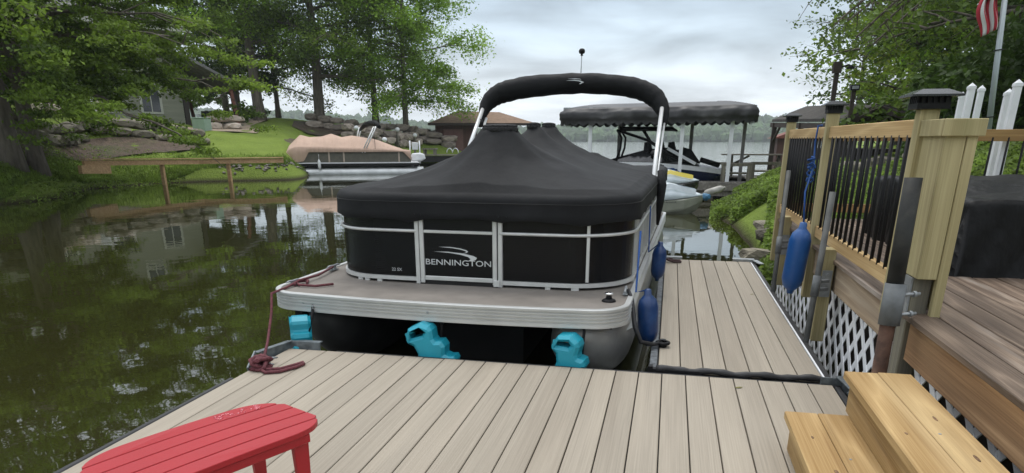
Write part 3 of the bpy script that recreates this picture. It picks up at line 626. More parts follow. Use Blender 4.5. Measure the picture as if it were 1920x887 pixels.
for sx in (1, -1):
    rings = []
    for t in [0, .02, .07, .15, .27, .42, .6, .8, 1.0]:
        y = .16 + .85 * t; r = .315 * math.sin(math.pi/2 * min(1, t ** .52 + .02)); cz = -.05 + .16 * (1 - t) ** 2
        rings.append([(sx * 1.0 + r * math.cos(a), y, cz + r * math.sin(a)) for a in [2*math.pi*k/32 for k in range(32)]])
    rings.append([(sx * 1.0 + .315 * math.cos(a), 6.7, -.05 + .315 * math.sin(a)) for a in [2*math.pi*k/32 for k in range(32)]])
    mb = MB(); mb.loft(rings); p_ = mb.build('pontoon', PON if sx > 0 else mat('shaded_pontoon', (.03, .03, .03), .6, .3, var=.3), boat, local=True)  # left pontoon: shade under the deck put into a darker copy of the metal
    mb = MB(); pts_o = [(sx*(1.0 + .20 * math.sin(t * math.pi / 2) + .11), .30 + 1.0 * t, .12 - .06 * t) for t in [i/10 for i in range(11)]]
    rr_ = [[(x, y, z_), (x + sx*.07*math.sin(math.pi*min(1, .15 + i*.09)), y, z_ - .03), (x, y, z_ - .012)] for i, (x, y, z_) in enumerate(pts_o)]
    mb.loft(rr_, smooth=False); mb.build('spray_fin', PON, p_, local=True)
    mb = MB(); mb.prism([(.55, -.36), (1.1, -.50), (6, -.50), (6, -.36), (.4, -.05)], lambda a, b, t: (sx*1.0 + t, a, b), -.006, .006); mb.build('keel', PON, p_, local=True)
    mb = MB(); mb.box(sx*1.0-.17, sx*1.0-.13, .28, 6.5, .15, .24); mb.box(sx*1.0+.13, sx*1.0+.17, .45, 6.5, .15, .24); mb.build('riser_bracket', PON, p_, local=True)
# fence
FO = outline(1.265, .66, 6.72, .48, .03, n=18)
half = FO[:len(FO)//2 + 1]
def arc(P):
    L_ = [0]
    for a, b in zip(P[:-1], P[1:]): L_.append(L_[-1] + math.dist(a, b))
    return L_
AL = arc(half)
def sub(s0, s1, d=0, sx=1, k=26):
    Po = offs(half + [(-x, y) for x, y in half[::-1][1:-1]], d)[:len(half)]; Q = []
    for s in np.linspace(s0, s1, k): Q.append((float(np.interp(s, AL, [p[0] for p in Po])) * (sx if sx > 0 else -.935), float(np.interp(s, AL, [p[1] for p in Po]))))
    return Q
PANEL = bpy.data.materials.new('black_gloss_panel'); PANEL.use_nodes = True
_b = PANEL.node_tree.nodes['Principled BSDF']; _b.inputs['Base Color'].default_value = (.006, .006, .007, 1); _b.inputs['Roughness'].default_value = .25; _b.inputs['Specular IOR Level'].default_value = .22
_c = PANEL.node_tree.nodes.new('ShaderNodeTexCoord'); _w = PANEL.node_tree.nodes.new('ShaderNodeTexWave'); _w.bands_direction = 'Z'; _w.inputs['Scale'].default_value = 22
PANEL.node_tree.links.new(_c.outputs['Object'], _w.inputs[0]); _u = PANEL.node_tree.nodes.new('ShaderNodeBump'); _u.inputs['Distance'].default_value = .0006; _u.inputs['Strength'].default_value = .5
PANEL.node_tree.links.new(_w.outputs[1], _u.inputs['Height']); PANEL.node_tree.links.new(_u.outputs[0], _b.inputs['Normal'])
def strip(name, s0, s1, z0, z1, d0, d1, m, par, sx=1, k=26):
    a = sub(s0, s1, d1, sx, k); b = sub(s0, s1, d0, sx, k); mb = MB()
    mb.loft([[(p[0], p[1], z0), (p[0], p[1], z1), (q[0], q[1], z1), (q[0], q[1], z0)] for p, q in zip(a, b)], smooth=False)
    o = mb.build(name, m, par, local=True); 
    return o
CORN = AL[8]                                       # arc length where the corner starts
END = CORN + .48 * math.pi / 2
TOT = AL[-1]
for sx, s0 in ((1, .318), (-1, .412)):
    cuts = [s0, END + .25] + list(np.linspace(END + .25, TOT - 1.4, 7)[1:])
    for i, (a, b) in enumerate(zip(cuts[:-1], cuts[1:])):
        pn = strip('fence_panel', a, b, .40, 1.0, -.012, -.004, PANEL, boat, sx, 30 if i == 0 else 3)
    strip('bottom_rail', s0 - .02, TOT - 1.4, .366, .396, -.014, .012, SILVER, boat, sx, 80)
    strip('top_rail', s0 - .02, TOT - 1.4, .995, 1.03, -.014, .012, SILVER, boat, sx, 80)
    mb = MB(); mb.tube([(x, y, .755) for x, y in sub(s0 - .02, TOT - 1.4, .012, sx, 80)], .0125, 8, flat=1.0); mb.build('middle_rail', SILVER, boat, local=True)
    for s in ([CORN + .18] if sx > 0 else []) + [END + .02, END + .14] + list(np.linspace(END + .25, TOT - 1.4, 13)):
        (x, y), = sub(s, s, .002, sx, 1); mb = MB(); mb.box(x-.011, x+.011, y-.011, y+.011, .408, .995); mb.build('stanchion', SILVER, boat, local=True)
    for s in (s0 + .35, s0+.55, CORN+.1, END):       # feet lifting the fence off the deck
        (x, y), = sub(s, s, -.004, sx, 1); mb = MB(); mb.box(x-.02, x+.02, y-.012, y+.012, .345, .372); mb.build('fence_foot', SILVER, boat, local=True)
y = .655
for x, z0 in ((-.370, .345), (.300, .345)):
    mb = MB(); mb.box(x-.0165, x+.0165, y-.014, y+.020, z0, 1.03); mb.build('gate_post', SILVER, boat, local=True, bevel=.004)
gate = MB(); gate.box(-.310, .240, y-.004, y+.004, .40, .99); gate = gate.build('gate', PANEL, boat, local=True)
for x in (-.331, .257):
    mb = MB(); mb.box(x-.017, x+.017, y-.014, y+.014, .355 if x < 0 else .36, 1.0); mb.build('gate_stile', SILVER, gate, local=True, bevel=.004)
for z, h_ in ((.395, .017), (.755, .0115), (.985, .012)):
    mb = MB(); mb.box(-.313, .240, y-.013, y+.013, z-h_, z+h_); mb.build('gate_rail', SILVER, gate, local=True, bevel=.004)
mb = MB(); mb.box(.250, .300, y-.030, y-.0145, .352, .402); mb.build('gate_latch', SILVER, gate, local=True, bevel=.003)
mb = MB(); mb.box(-.36, .29, y-.005, y+.01, .346, .374); mb.build('gate_sill', DARKU, boat, local=True)
LET = mat('silver_lettering', (.60, .62, .64), .35, .3, var=.04)
MXf = lambda x, z, yy: Matrix.Translation((x, yy, z)) @ Matrix.Rotation(R(90), 4, 'X')
text('lettering', 'BENNINGTON', .530, .044, LET, MXf(-.038, .520, y - .0062), gate)
def arcp(c, pts): return pts
sw1 = [(-.195, .640), (-.10, .642), (-.02, .634), (.03, .622), (.045, .612), (.035, .602), (.0, .594), (.030, .606), (.025, .614), (-.01, .624), (-.08, .634)]
sw2 = [(-.235, .603), (-.12, .605), (.0, .596), (.085, .580), (.115, .566), (.105, .550), (.07, .540), (.025, .536), (.055, .545), (.063, .556), (.045, .570), (-.02, .586), (-.11, .597)]
for s_ in (sw1, sw2):
    q = [(a + .0, b) for a, b in s_]; mb = MB(); mb.prism(q, lambda a, b, t: (a, y - .0045 - t, b), 0, .0015); mb.build('swoosh_emblem', LET, gate, local=True)
text('lettering', '22 SX', .085, .024, LET, MXf(-.545, .452, .635 + .0), boat)
# mooring cover: a membrane stretched over three poles
def cover():
    hw, y0, y1, rz_ = 1.285, .625, 6.76, .50; Z0 = 1.055
    h_ = .05; xs = np.arange(-1.4, 1.401, h_); ys = np.arange(.5, 6.95, h_); Xg, Yg = np.meshgrid(xs, ys, indexing='ij')
    def inside(x, y):
        qx = np.abs(x) - (hw - rz_); qy = np.maximum(y0 + rz_ - y, y - (y1 - .15)); 
        qy = np.where(y > 3, np.maximum(y - (y1 - .15), -1), qy)
        d = np.where((qx > 0) & (y < y0 + rz_), np.hypot(np.maximum(qx, 0), np.maximum(y0 + rz_ - y, 0)) - rz_, np.maximum(np.abs(x) - hw, np.maximum(y0 - y, y - y1)))
        return d < -1e-6
    ins = inside(Xg, Yg); Z = np.full(Xg.shape, Z0); fix = ~ins
    poles = [(toL((-1.36, 5.69, 0)), 1.505, .14), (toL((-1.29, 6.75, 0)), 1.54, .06), (toL((-1.36, 8.0, 0)), 1.565, .07), (Vector((.35, 5.0, 0)), 1.26, .12)]
    for p, z, r in poles:
        m_ = np.hypot(Xg - p.x, Yg - p.y) < r + .02; Z[m_] = z; fix = fix | m_
    Lf = np.where(fix, Z, 0)
    for it in range(2500):
        A = .25 * (np.roll(Z, 1, 0) + np.roll(Z, -1, 0) + np.roll(Z, 1, 1) + np.roll(Z, -1, 1)) - .00012
        Z = np.where(fix, Lf, A)
    # straighten the slopes a little: stretched cloth runs nearly straight from pole to hem
    cone = np.full(Xg.shape, Z0)
    dist_edge = np.minimum(hw - np.abs(Xg), np.minimum(Yg - y0, y1 - Yg)).clip(0)
    for p, z, r in poles:
        d = np.hypot(Xg - p.x, Yg - p.y).clip(r) - r; t = d / (d + dist_edge + 1e-6); cone = np.maximum(cone, Z0 + (z - Z0) * (1 - t) ** 1.55)
    Z = np.where(fix, Lf, np.maximum(Z, .5 * Z + .5 * cone))
    for it in range(3):
        A = .25 * (np.roll(Z, 1, 0) + np.roll(Z, -1, 0) + np.roll(Z, 1, 1) + np.roll(Z, -1, 1)); Z = np.where(fix, Z, A)
    def samp(x, y):
        i = (x - xs[0]) / h_; j = (y - ys[0]) / h_; i0 = np.clip(np.floor(i).astype(int), 0, len(xs) - 2); j0 = np.clip(np.floor(j).astype(int), 0, len(ys) - 2); u = i - i0; v = j - j0
        return Z[i0, j0]*(1-u)*(1-v) + Z[i0+1, j0]*u*(1-v) + Z[i0, j0+1]*(1-u)*v + Z[i0+1, j0+1]*u*v
    CO = outline(hw, y0, y1, rz_, .025, n=18)
    # resample evenly
    pts = np.array(CO + [CO[0]]); al = np.concatenate([[0], np.cumsum(np.hypot(*np.diff(pts, axis=0).T))]); NN = 260
    s = np.linspace(0, al[-1], NN, endpoint=False); ox = np.interp(s, al, pts[:, 0]); oy = np.interp(s, al, pts[:, 1])
    tx = np.roll(ox, -1) - np.roll(ox, 1); ty = np.roll(oy, -1) - np.roll(oy, 1); l = np.hypot(tx, ty); nx, ny = ty / l, -tx / l
    rings = []
    mxx = np.zeros(NN); mxy = np.clip(oy, y0 + hw * .95, y1 - hw * .95)
    wob = np.sin(s * 5.3) * .5 + np.sin(s * 11.7 + 1) * .3 + np.sin(s * 2.1 + 2) * .4
    tens = np.exp(-((np.mod(s, .62) - .31) / .06) ** 2)               # snap positions pull the hem down
    for d, z, wv, hm in ((.016, .850, .010, 1), (.024, .858, .010, 1), (.022, .90, .006, 0), (.020, .955, .004, 0), (.022, .985, .002, 0), (.018, 1.005, 0, 0), (.005, 1.025, 0, 0), (-.02, 1.040, 0, 0), (-.05, 1.050, 0, 0)):
        o = d + wv * wob * .8; zz = z + (hm * (.011 * wob - .018 * tens)) ; rings.append(np.stack([ox + nx * o, oy + ny * o, np.broadcast_to(zz, ox.shape) + (0.004 * wob if z > 1.03 else 0)], -1))
    for t in np.linspace(0.06, 1, 52):
        x = ox + (mxx - ox) * t; y_ = oy + (mxy - oy) * t; z = samp(x, y_)
        sag = .0045 * np.sin(s * 7 + 3 * np.sin(t * 9)) * np.sin(t * math.pi) + .006 * np.sin(s * 13 + 2 * np.sin(s * 2)) * np.exp(-((t - .12) / .08) ** 2)
        for p, _z, _r in poles[:3]:
            dd_ = np.hypot(x - p.x, y_ - p.y); sag = sag + .007 * np.sin(np.arctan2(y_ - p.y, x - p.x) * 11) * np.exp(-((dd_ - .38) / .22) ** 2)
        rings.append(np.stack([x, y_, np.maximum(z, 1.053) + sag], -1))
    V = np.concatenate(rings); V[:, 0] = np.where(V[:, 0] < 0, V[:, 0] * .925, V[:, 0]); m_ = len(rings); I = np.arange(m_ * NN).reshape(m_, NN); J = np.roll(I, -1, 1)
    Fq = np.stack([I[:-1], J[:-1], J[1:], I[1:]], -1).reshape(-1, 4)
    CLOTH = mat('black_cover_cloth', (.0105, .0112, .0125), .75, 0, var=.3, scale=2.2, bump=.012, bscale=5, spec=.22, dirt=((.024, .025, .026), 1.4, .5))
    me = bpy.data.meshes.new('mooring_cover'); me.from_pydata(V.tolist(), [], Fq.tolist()); me.polygons.foreach_set('use_smooth', [True] * len(Fq)); me.materials.append(CLOTH)
    cv = link('mooring_cover', me, boat)
    mb = MB(); sv = rings[3] * 1.0; sv = [(x * (.925 if x < 0 else 1), y, z + .022) for x, y, z in sv]; sv = [(x + nx[i] * .002, y + ny[i] * .002, z) for i, (x, y, z) in enumerate(sv)]; mb.tube(sv + sv[:1], .0035, 5, cap=False); mb.build('seam', mat('cover_seam', (.006, .006, .007), .6), cv, local=True)
    for p, z, r in poles[:3]:
        mb = MB(); mb.lathe([(r + .004, z - .03), (r + .006, z + .0), (r + .001, z + .008), (r - .004, z + .010), (r + .001, z + .016), (r * .9, z + .028), (r * .3, z + .034)], (p.x, p.y, 0), 18)
        for k in range(7): a = k * .9; mb.box(p.x + r*.9*math.cos(a) - .012, p.x + r*.9*math.cos(a) + .012, p.y + r*.9*math.sin(a) - .012, p.y + r*.9*math.sin(a) + .012, z, z + .022)
        mb.build('pole_cap', mat('black_mesh_vent', (.010, .010, .011), .8, bump=.01, bscale=60), cv, local=True)
    mb = MB()
    for k in range(4):
        x = (-.36, -.31, .30, .36)[k]; mb.lathe([(.007, 0), (.006, .003)], (x, .592, .885), 8, Matrix.Rotation(R(90), 4, 'X'))
    mb.build('snap_button', BLACKM, cv, local=True)
cover()
# bimini top folded in its boot
CLB = mat('boot_cloth', (.010, .0105, .0115), .7, 0, var=.3, scale=3, bump=.02, bscale=7, stretch=(1, 1, 1), spec=.22)
bY = 10.0
ctr = [(905, 229), (906, 214), (913, 196), (928, 181), (952, 171), (1000, 162), (1090, 156.5), (1165, 161), (1205, 170), (1229, 184), (1241, 203), (1245, 221), (1246, 236)]
rad = [.03, .075, .12, .15, .165, .165, .155, .155, .155, .15, .12, .08, .03]
cp = [toL(atY(x, y, bY - .25 * (y - 156) / 70)) for x, y in ctr]
fine = []; fr = []
for i in range(len(cp) - 1):
    p0, p1, p2, p3 = cp[max(i-1, 0)], cp[i], cp[i+1], cp[min(i+2, len(cp)-1)]
    for k in range(5):
        t = k / 5; fine.append(.5 * ((2*p1) + (p2-p0)*t + (2*p0-5*p1+4*p2-p3)*t*t + (3*p1-p0-3*p2+p3)*t**3)); fr.append((rad[i]*(1-t) + rad[i+1]*t) * (1 + .035 * math.sin(i * 5 + k * 1.9)))
fine.append(cp[-1]); fr.append(rad[-1])
mb = MB(); mb.tube(fine, [q_ * 1.0 for q_ in fr], 18, flat=.8); boot = mb.build('bimini_boot', CLB, boat, local=True)
for pa, pb_, w_ in (((1241, 203), (1224, 345), .045), ((1246, 230), (1230, 345), .022)):
    a = toL(atY(*pa, 9.72)); b = toL(atY(*pb_, 8.1)); mb = MB(); mb.tube([a, b], w_ * .58, 10); mb.build('bimini_pole', mat('bright_pole', (.72, .73, .73), .3, .3, var=.05), boat, local=True)
for pa, pb_, w_ in (((905, 205), (880, 275), .045), ((912, 222), (892, 285), .03)):
    a = toL(atY(*pa, 9.75)); b = toL(atY(*pb_, 8.9)); mb = MB(); mb.tube([a, b], w_ * .58, 10); mb.build('bimini_pole', mat('bright_pole', ''), boat, local=True)
for x, y, Y_ in ((1228, 290, 8.8), (900, 231, 9.5)):
    p = toL(atY(x, y, Y_)); mb = MB(); mb.tube([p - Vector((.0, .02, .03)), p + Vector((0, .02, .03))], .048, 8); mb.build('pole_joint', BLACKM, boat, local=True)
lg = [[(-.14, .025), (-.02, .03), (.06, .022), (.09, .008), (.05, .016), (-.03, .02)], [(-.17, -.002), (-.03, .008), (.07, -.006), (.13, -.03), (.07, -.058), (.05, -.055), (.09, -.03), (.04, -.014), (-.04, -.004)]]
c_ = atY(1081, 151, 9.83)
for q in lg:
    mb = MB(); mb.prism(q, lambda a, b, t: toL((c_.x + a * .8, c_.y + t - .035 + (b)*.0, c_.z + b * .8)), 0, .004); mb.build('swoosh_emblem', LET, boot, local=True)
a = toL(atY(1089, 140, 10.2)); b = toL(atY(1091, 100, 10.25)); mb = MB(); mb.tube([a - Vector((0, 0, .06)), b], .006, 6); ml = mb.build('light_mast', STEEL, boat, local=True)
mb = MB(); mb.lathe([(.02, -.03), (.012, -.01), (.038, .0), (.045, .03), (.03, .055), (.012, .06)], b, 12); mb.build('light_globe', BLACKM, ml, local=True)
# black strap bundle hanging at the right rail near the bimini mount
p = toL((-.13, 8.0, 0)); mb = MB(); mb.tube([(p.x + .02, p.y, 1.10), (p.x + .05, p.y - .05, .95), (p.x + .04, p.y - .05, .75), (p.x + .03, p.y, .52)], [.035, .05, .04, .015], 10); mb.build('strap_bundle', CLB, boat, local=True)
# nav light, cleats
mb = MB(); q = toL((-.36, 4.77, 0)); mb.lathe([(.05, 0), (.05, .008), (.038, .016), (.02, .02)], (q.x, q.y, .346), 14); nb = mb.build('light_base', BLACKM, boat, local=True)
mb = MB(); mb.lathe([(.022, 0), (.022, .028), (.03, .03), (.03, .042), (.02, .046)], (q.x, q.y, .364), 14); mb.build('light_lens', mat('chrome', (.8, .8, .8), .12, 1, var=.02), nb, local=True)
def cleat(p, ang, par, name='mooring_cleat', m=None, s=1.0, local=True):
    M = Matrix.Translation(p) @ Matrix.Rotation(ang, 4, 'Z') @ Matrix.Scale(s, 4); mb = MB()
    mb.box(-.05, .05, -.018, .018, 0, .008, M); mb.box(-.03, -.018, -.01, .01, .008, .03, M); mb.box(.018, .03, -.01, .01, .008, .03, M)
    mb.tube([M @ Vector(v) for v in ((-.1, 0, .034), (-.06, 0, .040), (0, 0, .036), (.06, 0, .040), (.1, 0, .034))], [.005*s, .010*s, .011*s, .010*s, .005*s], 8)
    return mb.build(name, m or STEEL, par, local=local)
c1 = toL((-2.82, 4.80, .352)); c2_ = toL((-2.80, 5.45, .352)); cleat(c1, R(80), boat, s=.8); cleat(c2_, R(85), boat); c3 = toL((-.26, 5.02, .352)); cleat(c3, R(92), boat)
# ------------------------------------------------------------------ teal hanging dock bumpers
TEAL = mat('teal_foam', (.012, .27, .36), .42, 0, var=.1, scale=5, spec=.5)
def bumper(px, py, s, rot, label, roty=0, strap_to=None):
    c = atY(px, py, 4.385); t_ = thing('dock_bumper', label, 'bumper', c, rot, 'teal faceted bumpers hanging between boat and dock')
    P = [(275,300),(400,237),(495,262),(528,300),(540,390),(560,415),(625,410),(662,462),(655,545),(700,565),(755,560),(775,600),(760,650),(560,690),(380,690),(372,560),(330,480),(268,455),(252,420)]
    k = 1 / 5.545 / 262 * s; Q = [((a - 470) * k, -(b - 440) * k) for a, b in P][::-1]
    Hh = [((a - 470) * k, -(b - 440) * k) for a, b in [(288,360),(398,305),(438,332),(425,362),(300,402)]]
    curve2mesh('bumper_body', [Q, Hh], TEAL, .15, .021, Matrix.Rotation(roty, 4, 'Y') @ Matrix.Rotation(R(90), 4, 'X'), t_)
    top = Vector(strap_to or (c.x + .05, 4.50, .255)) - c; top = Matrix.Rotation(-rot, 3, 'Z') @ top
    mb = MB(); mb.tube([top, top * .7 + Vector((.03, .02, 0)), Vector((.06*s, .05, -.02))], .011, 6); mb.build('strap', BLACKM, t_, local=True)
    mb = MB(); mb.tube([top + Vector((.022 * math.cos(a), 0, .022 * math.sin(a))) for a in [i * .7 for i in range(10)]], .006, 6); mb.build('hook', STEEL, t_, local=True)
bumper(805, 640, 1.0, 0, 'teal foam bumper with slot, middle one under the bow deck')
bumper(1072, 664, .95, R(-10), 'teal foam bumper nearest the right pontoon', roty=R(22))
bumper(564, 618, .68, R(-60), 'teal foam bumper at the left corner of the bow deck', roty=R(22))
mb = MB(); q = atY(555, 605, 4.38); mb.tube([q + Vector((0, 0, .035)), q, q - Vector((0, 0, .12))], [.03, .045, .02], 8); h = mb.build('hanging_strap', BLACKM); tag(h, 'bunched black strap beside the leftmost teal bumper', 'strap')
# ------------------------------------------------------------------ fenders
BLUE = mat('blue_vinyl', (.006, .034, .125), .33, 0, var=.12, scale=4, spec=.5, dirt=((.03, .10, .26), 7, .4))
def fender(c, r, l, label, tilt=(0, 0), rope=None, m=BLUE, ropem=None):
    t_ = thing('boat_fender', label, 'fender', c, 0, 'blue boat fenders' if 'blue' in label else None)
    M = Matrix.Rotation(tilt[0], 4, 'X') @ Matrix.Rotation(tilt[1], 4, 'Y'); h = l / 2
    P = [(r*.30, -h-r*.42), (r*.34, -h-r*.1), (r*.5, -h+.0), (r*.82, -h+r*.35), (r, -h+r), (r, h-r), (r*.82, h-r*.35), (r*.5, h), (r*.36, h+r*.15), (r*.33, h+r*.62), (r*.2, h+r*.7)]
    mb = MB(); mb.lathe(P, (0, 0, 0), 22, M); mb.build('fender_body', m, t_, local=True)
    if rope:
        pts = [M @ Vector((0, 0, h + r * .6))] + [Vector(p) - Vector(c) for p in rope]; mb = MB(); mb.tube(pts, .0075, 6); mb.build('rope', ropem or mat('blue_rope', (.01, .06, .22), .8, bump=.004, bscale=120), t_, local=True)
    return t_
fc = atY(1215, 598, 4.97); fender(fc, .075, .34, 'navy blue fender hanging at the bow corner of the covered boat', (0, R(-4)), [(-.185, 5.05, .36), (-.18, 5.10, .80)])
fc = atY(1235, 492, 6.75); fender(fc, .068, .30, 'navy blue fender hanging halfway along the covered boat', (0, R(2)), [(-.155, 6.95, .37), (-.17, 7.1, .80)])
fc = atY(1493, 487, 6.15)
f3 = fender(fc, .088, .50, 'bright blue fender hanging from the deck railing', (R(2), R(3)), [fc + Vector((.0, .03, .55)), (1.205, 6.62, 1.2), (1.205, 6.70, 1.40), (1.215, 6.72, 1.535), (1.25, 6.72, 1.537)], mat('bright_blue_vinyl', (.010, .075, .26), .35, 0, var=.15, scale=6, dirt=((.03, .12, .30), 8, .5)))
mb = MB(); rp = mat('blue_rope', ''); o_ = Vector((1.195, 6.60, 1.23))
mb.tube([o_ + Vector((.028 * math.sin(i * .9) - .01, .015 * math.cos(i * 1.3), -.016 * i if i < 11 else -.016 * (21 - i))) for i in range(20)], .009, 6)
mb.tube([o_ + Vector((-.02 + .03 * math.sin(i * 2.3), -.02 + .02 * math.cos(i * 2.1), .05 - .012 * i)) for i in range(9)], .011, 6); mb.v = [tuple(Vector(v) - fc) for v in mb.v]
mb.build('rope_coil', rp, f3, local=True)
# ------------------------------------------------------------------ ropes
BURG = mat('burgundy_rope', (.11, .028, .035), .85, 0, var=.35, scale=60, bump=.004, bscale=110)
k0 = Vector((-2.53, 3.80, 0)); rr2 = random.Random(3)
t_ = thing('mooring_rope', 'burgundy rope from the bow cleat knotted on the dock corner', 'rope', k0)
cl = Vector((-2.80, 4.66, .358)); mb = MB()
mb.tube([Vector((-2.79, 5.42, .385)), Vector((-2.76, 5.1, .375)), Vector((-2.79, 4.85, .378)), cl, Vector((-2.815, 4.475, .35)), Vector((-2.80, 4.42, .22)), Vector((-2.72, 4.2, .06)), k0 + Vector((.0, .03, .05))], .010, 8); 
for q in ([(-2.50, 4.84), (-2.6, 4.74), (-2.74, 4.75), (-2.80, 4.82)], [(-2.78, 4.75), (-2.82, 4.86), (-2.76, 4.93), (-2.72, 4.83)]): mb.tube([(x, y, .362) for x, y in q], .010, 8)
mb.build('rope_line', BURG, t_)
mb = MB(); pts = []
for i in range(46):
    a = i * .83; pts.append(k0 + Vector((.055 * math.cos(a) * (.6 + .4 * math.sin(i * .37)), .060 * math.sin(a * 1.13), .03 + .035 * math.sin(i * .59) + .012)))
mb.tube(pts, .0135, 8); mb.build('knot', BURG, t_)
mb = MB(); mb.tube([k0 + Vector(v) for v in ((.02, -.04, .014), (.08, -.09, .012), (.16, -.05, .012), (.22, .06, .012), (.235, .13, .013), (.215, .16, .013), (.19, .10, .013), (.14, .0, .013), (.07, -.04, .016), (.0, -.06, .012), (-.03, -.02, .02))], .0115, 8); mb.build('loose_loop', BURG, t_)
cleat(k0 + Vector((.0, .06, 0)), R(75), None, m=STEEL, local=False)
tag(bpy.data.objects[-1] if False else [o for o in bpy.data.objects if o.name.startswith('mooring_cleat') and o.parent is None][-1], 'small steel cleat under the burgundy rope knot', 'cleat')
# black snubber line at the right
t_ = thing('mooring_line', 'black rubber snubber line from the boat corner to the finger dock cleat', 'rope', (.03, 4.9, 0))
mb = MB(); mb.tube([(-.24, 5.02, .385), (-.205, 4.93, .33), (-.17, 4.80, .17), (-.12, 4.78, .06), (-.04, 4.84, .03), (.03, 4.89, .03)], [.012, .014, .017, .017, .016, .012], 10); mb.build('snubber', RUBBER, t_)
mb = MB(); mb.tube([(.035 + .042 * math.cos(a), 4.90 + .040 * math.sin(a), .03) for a in [i * .52 for i in range(13)]], .013, 8); mb.lathe([(.03, 0), (.03, .02), (.012, .03), (.012, .05), (.022, .055)], (.035, 4.9, 0), 12); mb.build('cleat_ring', BLACKM, t_)
mb = MB(); mb.tube([(-.25 + .02*math.sin(i*2.1), 5.03 + .02*math.cos(i*2.1), .358 + .004*i) for i in range(9)], .006, 6); mb.build('shackle', STEEL, t_)
t_ = thing('mooring_line', 'dark rope tied at the far left corner of the finger dock', 'rope', (.08, 8.6, 0))
mb = MB(); mb.tube([(-.16, 9.3, .36), (-.05, 8.9, .12), (.0, 8.75, .03), (.06, 8.62, .03), (.12, 8.6, .03), (.19, 8.66, .02), (.20, 8.58, .02), (.12, 8.55, .02), (.05, 8.58, .035), (.05, 8.66, .04), (.10, 8.64, .04)], .014, 8); mb.build('rope_line', mat('dark_rope', (.05, .025, .025), .85, var=.3, scale=50), t_)
# fallen leaves
LF = mat('fallen_leaf_skin', (.16, .15, .04), .7, var=.3, scale=30)
for i, (x, y, z, s, lb) in enumerate(((.50, 4.10, .004, .026, 'small curled leaf on the near dock by the hose'), (.86, 6.9, .004, .02, 'tiny leaf lying on the finger dock'), (-2.62, 2.93, WATER + .004, .05, 'single yellow-green leaf floating on the water left of the dock'))):
    mb = MB(); mb.prism([(-1, 0), (-.4, .35), (.3, .38), (1, 0), (.3, -.32), (-.4, -.36)], lambda a, b, t: (x + s * (a * .9 - b * .4), y + s * (a * .4 + b * .9), z + t + s * .2 * b * b), 0, .0015)
    tag(mb.build('fallen_leaf', LF), lb, 'leaf')
# ------------------------------------------------------------------ vegetation
def leaf_mat(name, c, c2, tr=.5, isl=.35, scale=.35):
    return mat(name, c, .6, 0, var=.2, scale=scale, c2=c2, translucent=tr, island=isl, spec=.35)
LM = {'mid': leaf_mat('leaves_mid', (.115, .185, .022), (.19, .28, .038)), 'bright': leaf_mat('leaves_bright', (.16, .29, .028), (.26, .41, .05)),
      'dark': leaf_mat('leaves_dark', (.062, .112, .018), (.12, .185, .03)), 'yellow': leaf_mat('leaves_yellow', (.19, .26, .032), (.27, .33, .05)),
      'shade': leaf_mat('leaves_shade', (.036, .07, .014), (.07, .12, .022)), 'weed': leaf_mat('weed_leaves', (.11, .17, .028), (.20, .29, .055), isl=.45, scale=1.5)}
BARK = mat('bark', (.085, .072, .058), .95, 0, var=.4, scale=9, bump=.03, stretch=(1, 1, .22))
BARKG = mat('pale_bark', (.135, .115, .095), .95, 0, var=.35, scale=9, bump=.03, stretch=(1, 1, .22))
def leaf_cloud(name, C, size, m, parent=None, up=.5, kind=None, loc=None, asp=.55):
    n = len(C); nn = rng.normal(size=(n, 3)); nn[:, 2] = np.abs(nn[:, 2]) + up; nn /= np.linalg.norm(nn, axis=1)[:, None]
    t = rng.normal(size=(n, 3)); t -= nn * (t * nn).sum(1)[:, None]; t /= np.linalg.norm(t, axis=1)[:, None]; b = np.cross(nn, t)
    s = (size * rng.uniform(.6, 1.35, n))[:, None] / 2
    V = np.stack([C + t * s, C + b * s * asp + nn * s * .12, C - t * s, C - b * s * asp + nn * s * .12], 1).reshape(-1, 3)
    o = npmesh(name, V, np.arange(4 * n).reshape(n, 4), m, parent, loc=loc)
    if kind: o['kind'] = kind
    return o
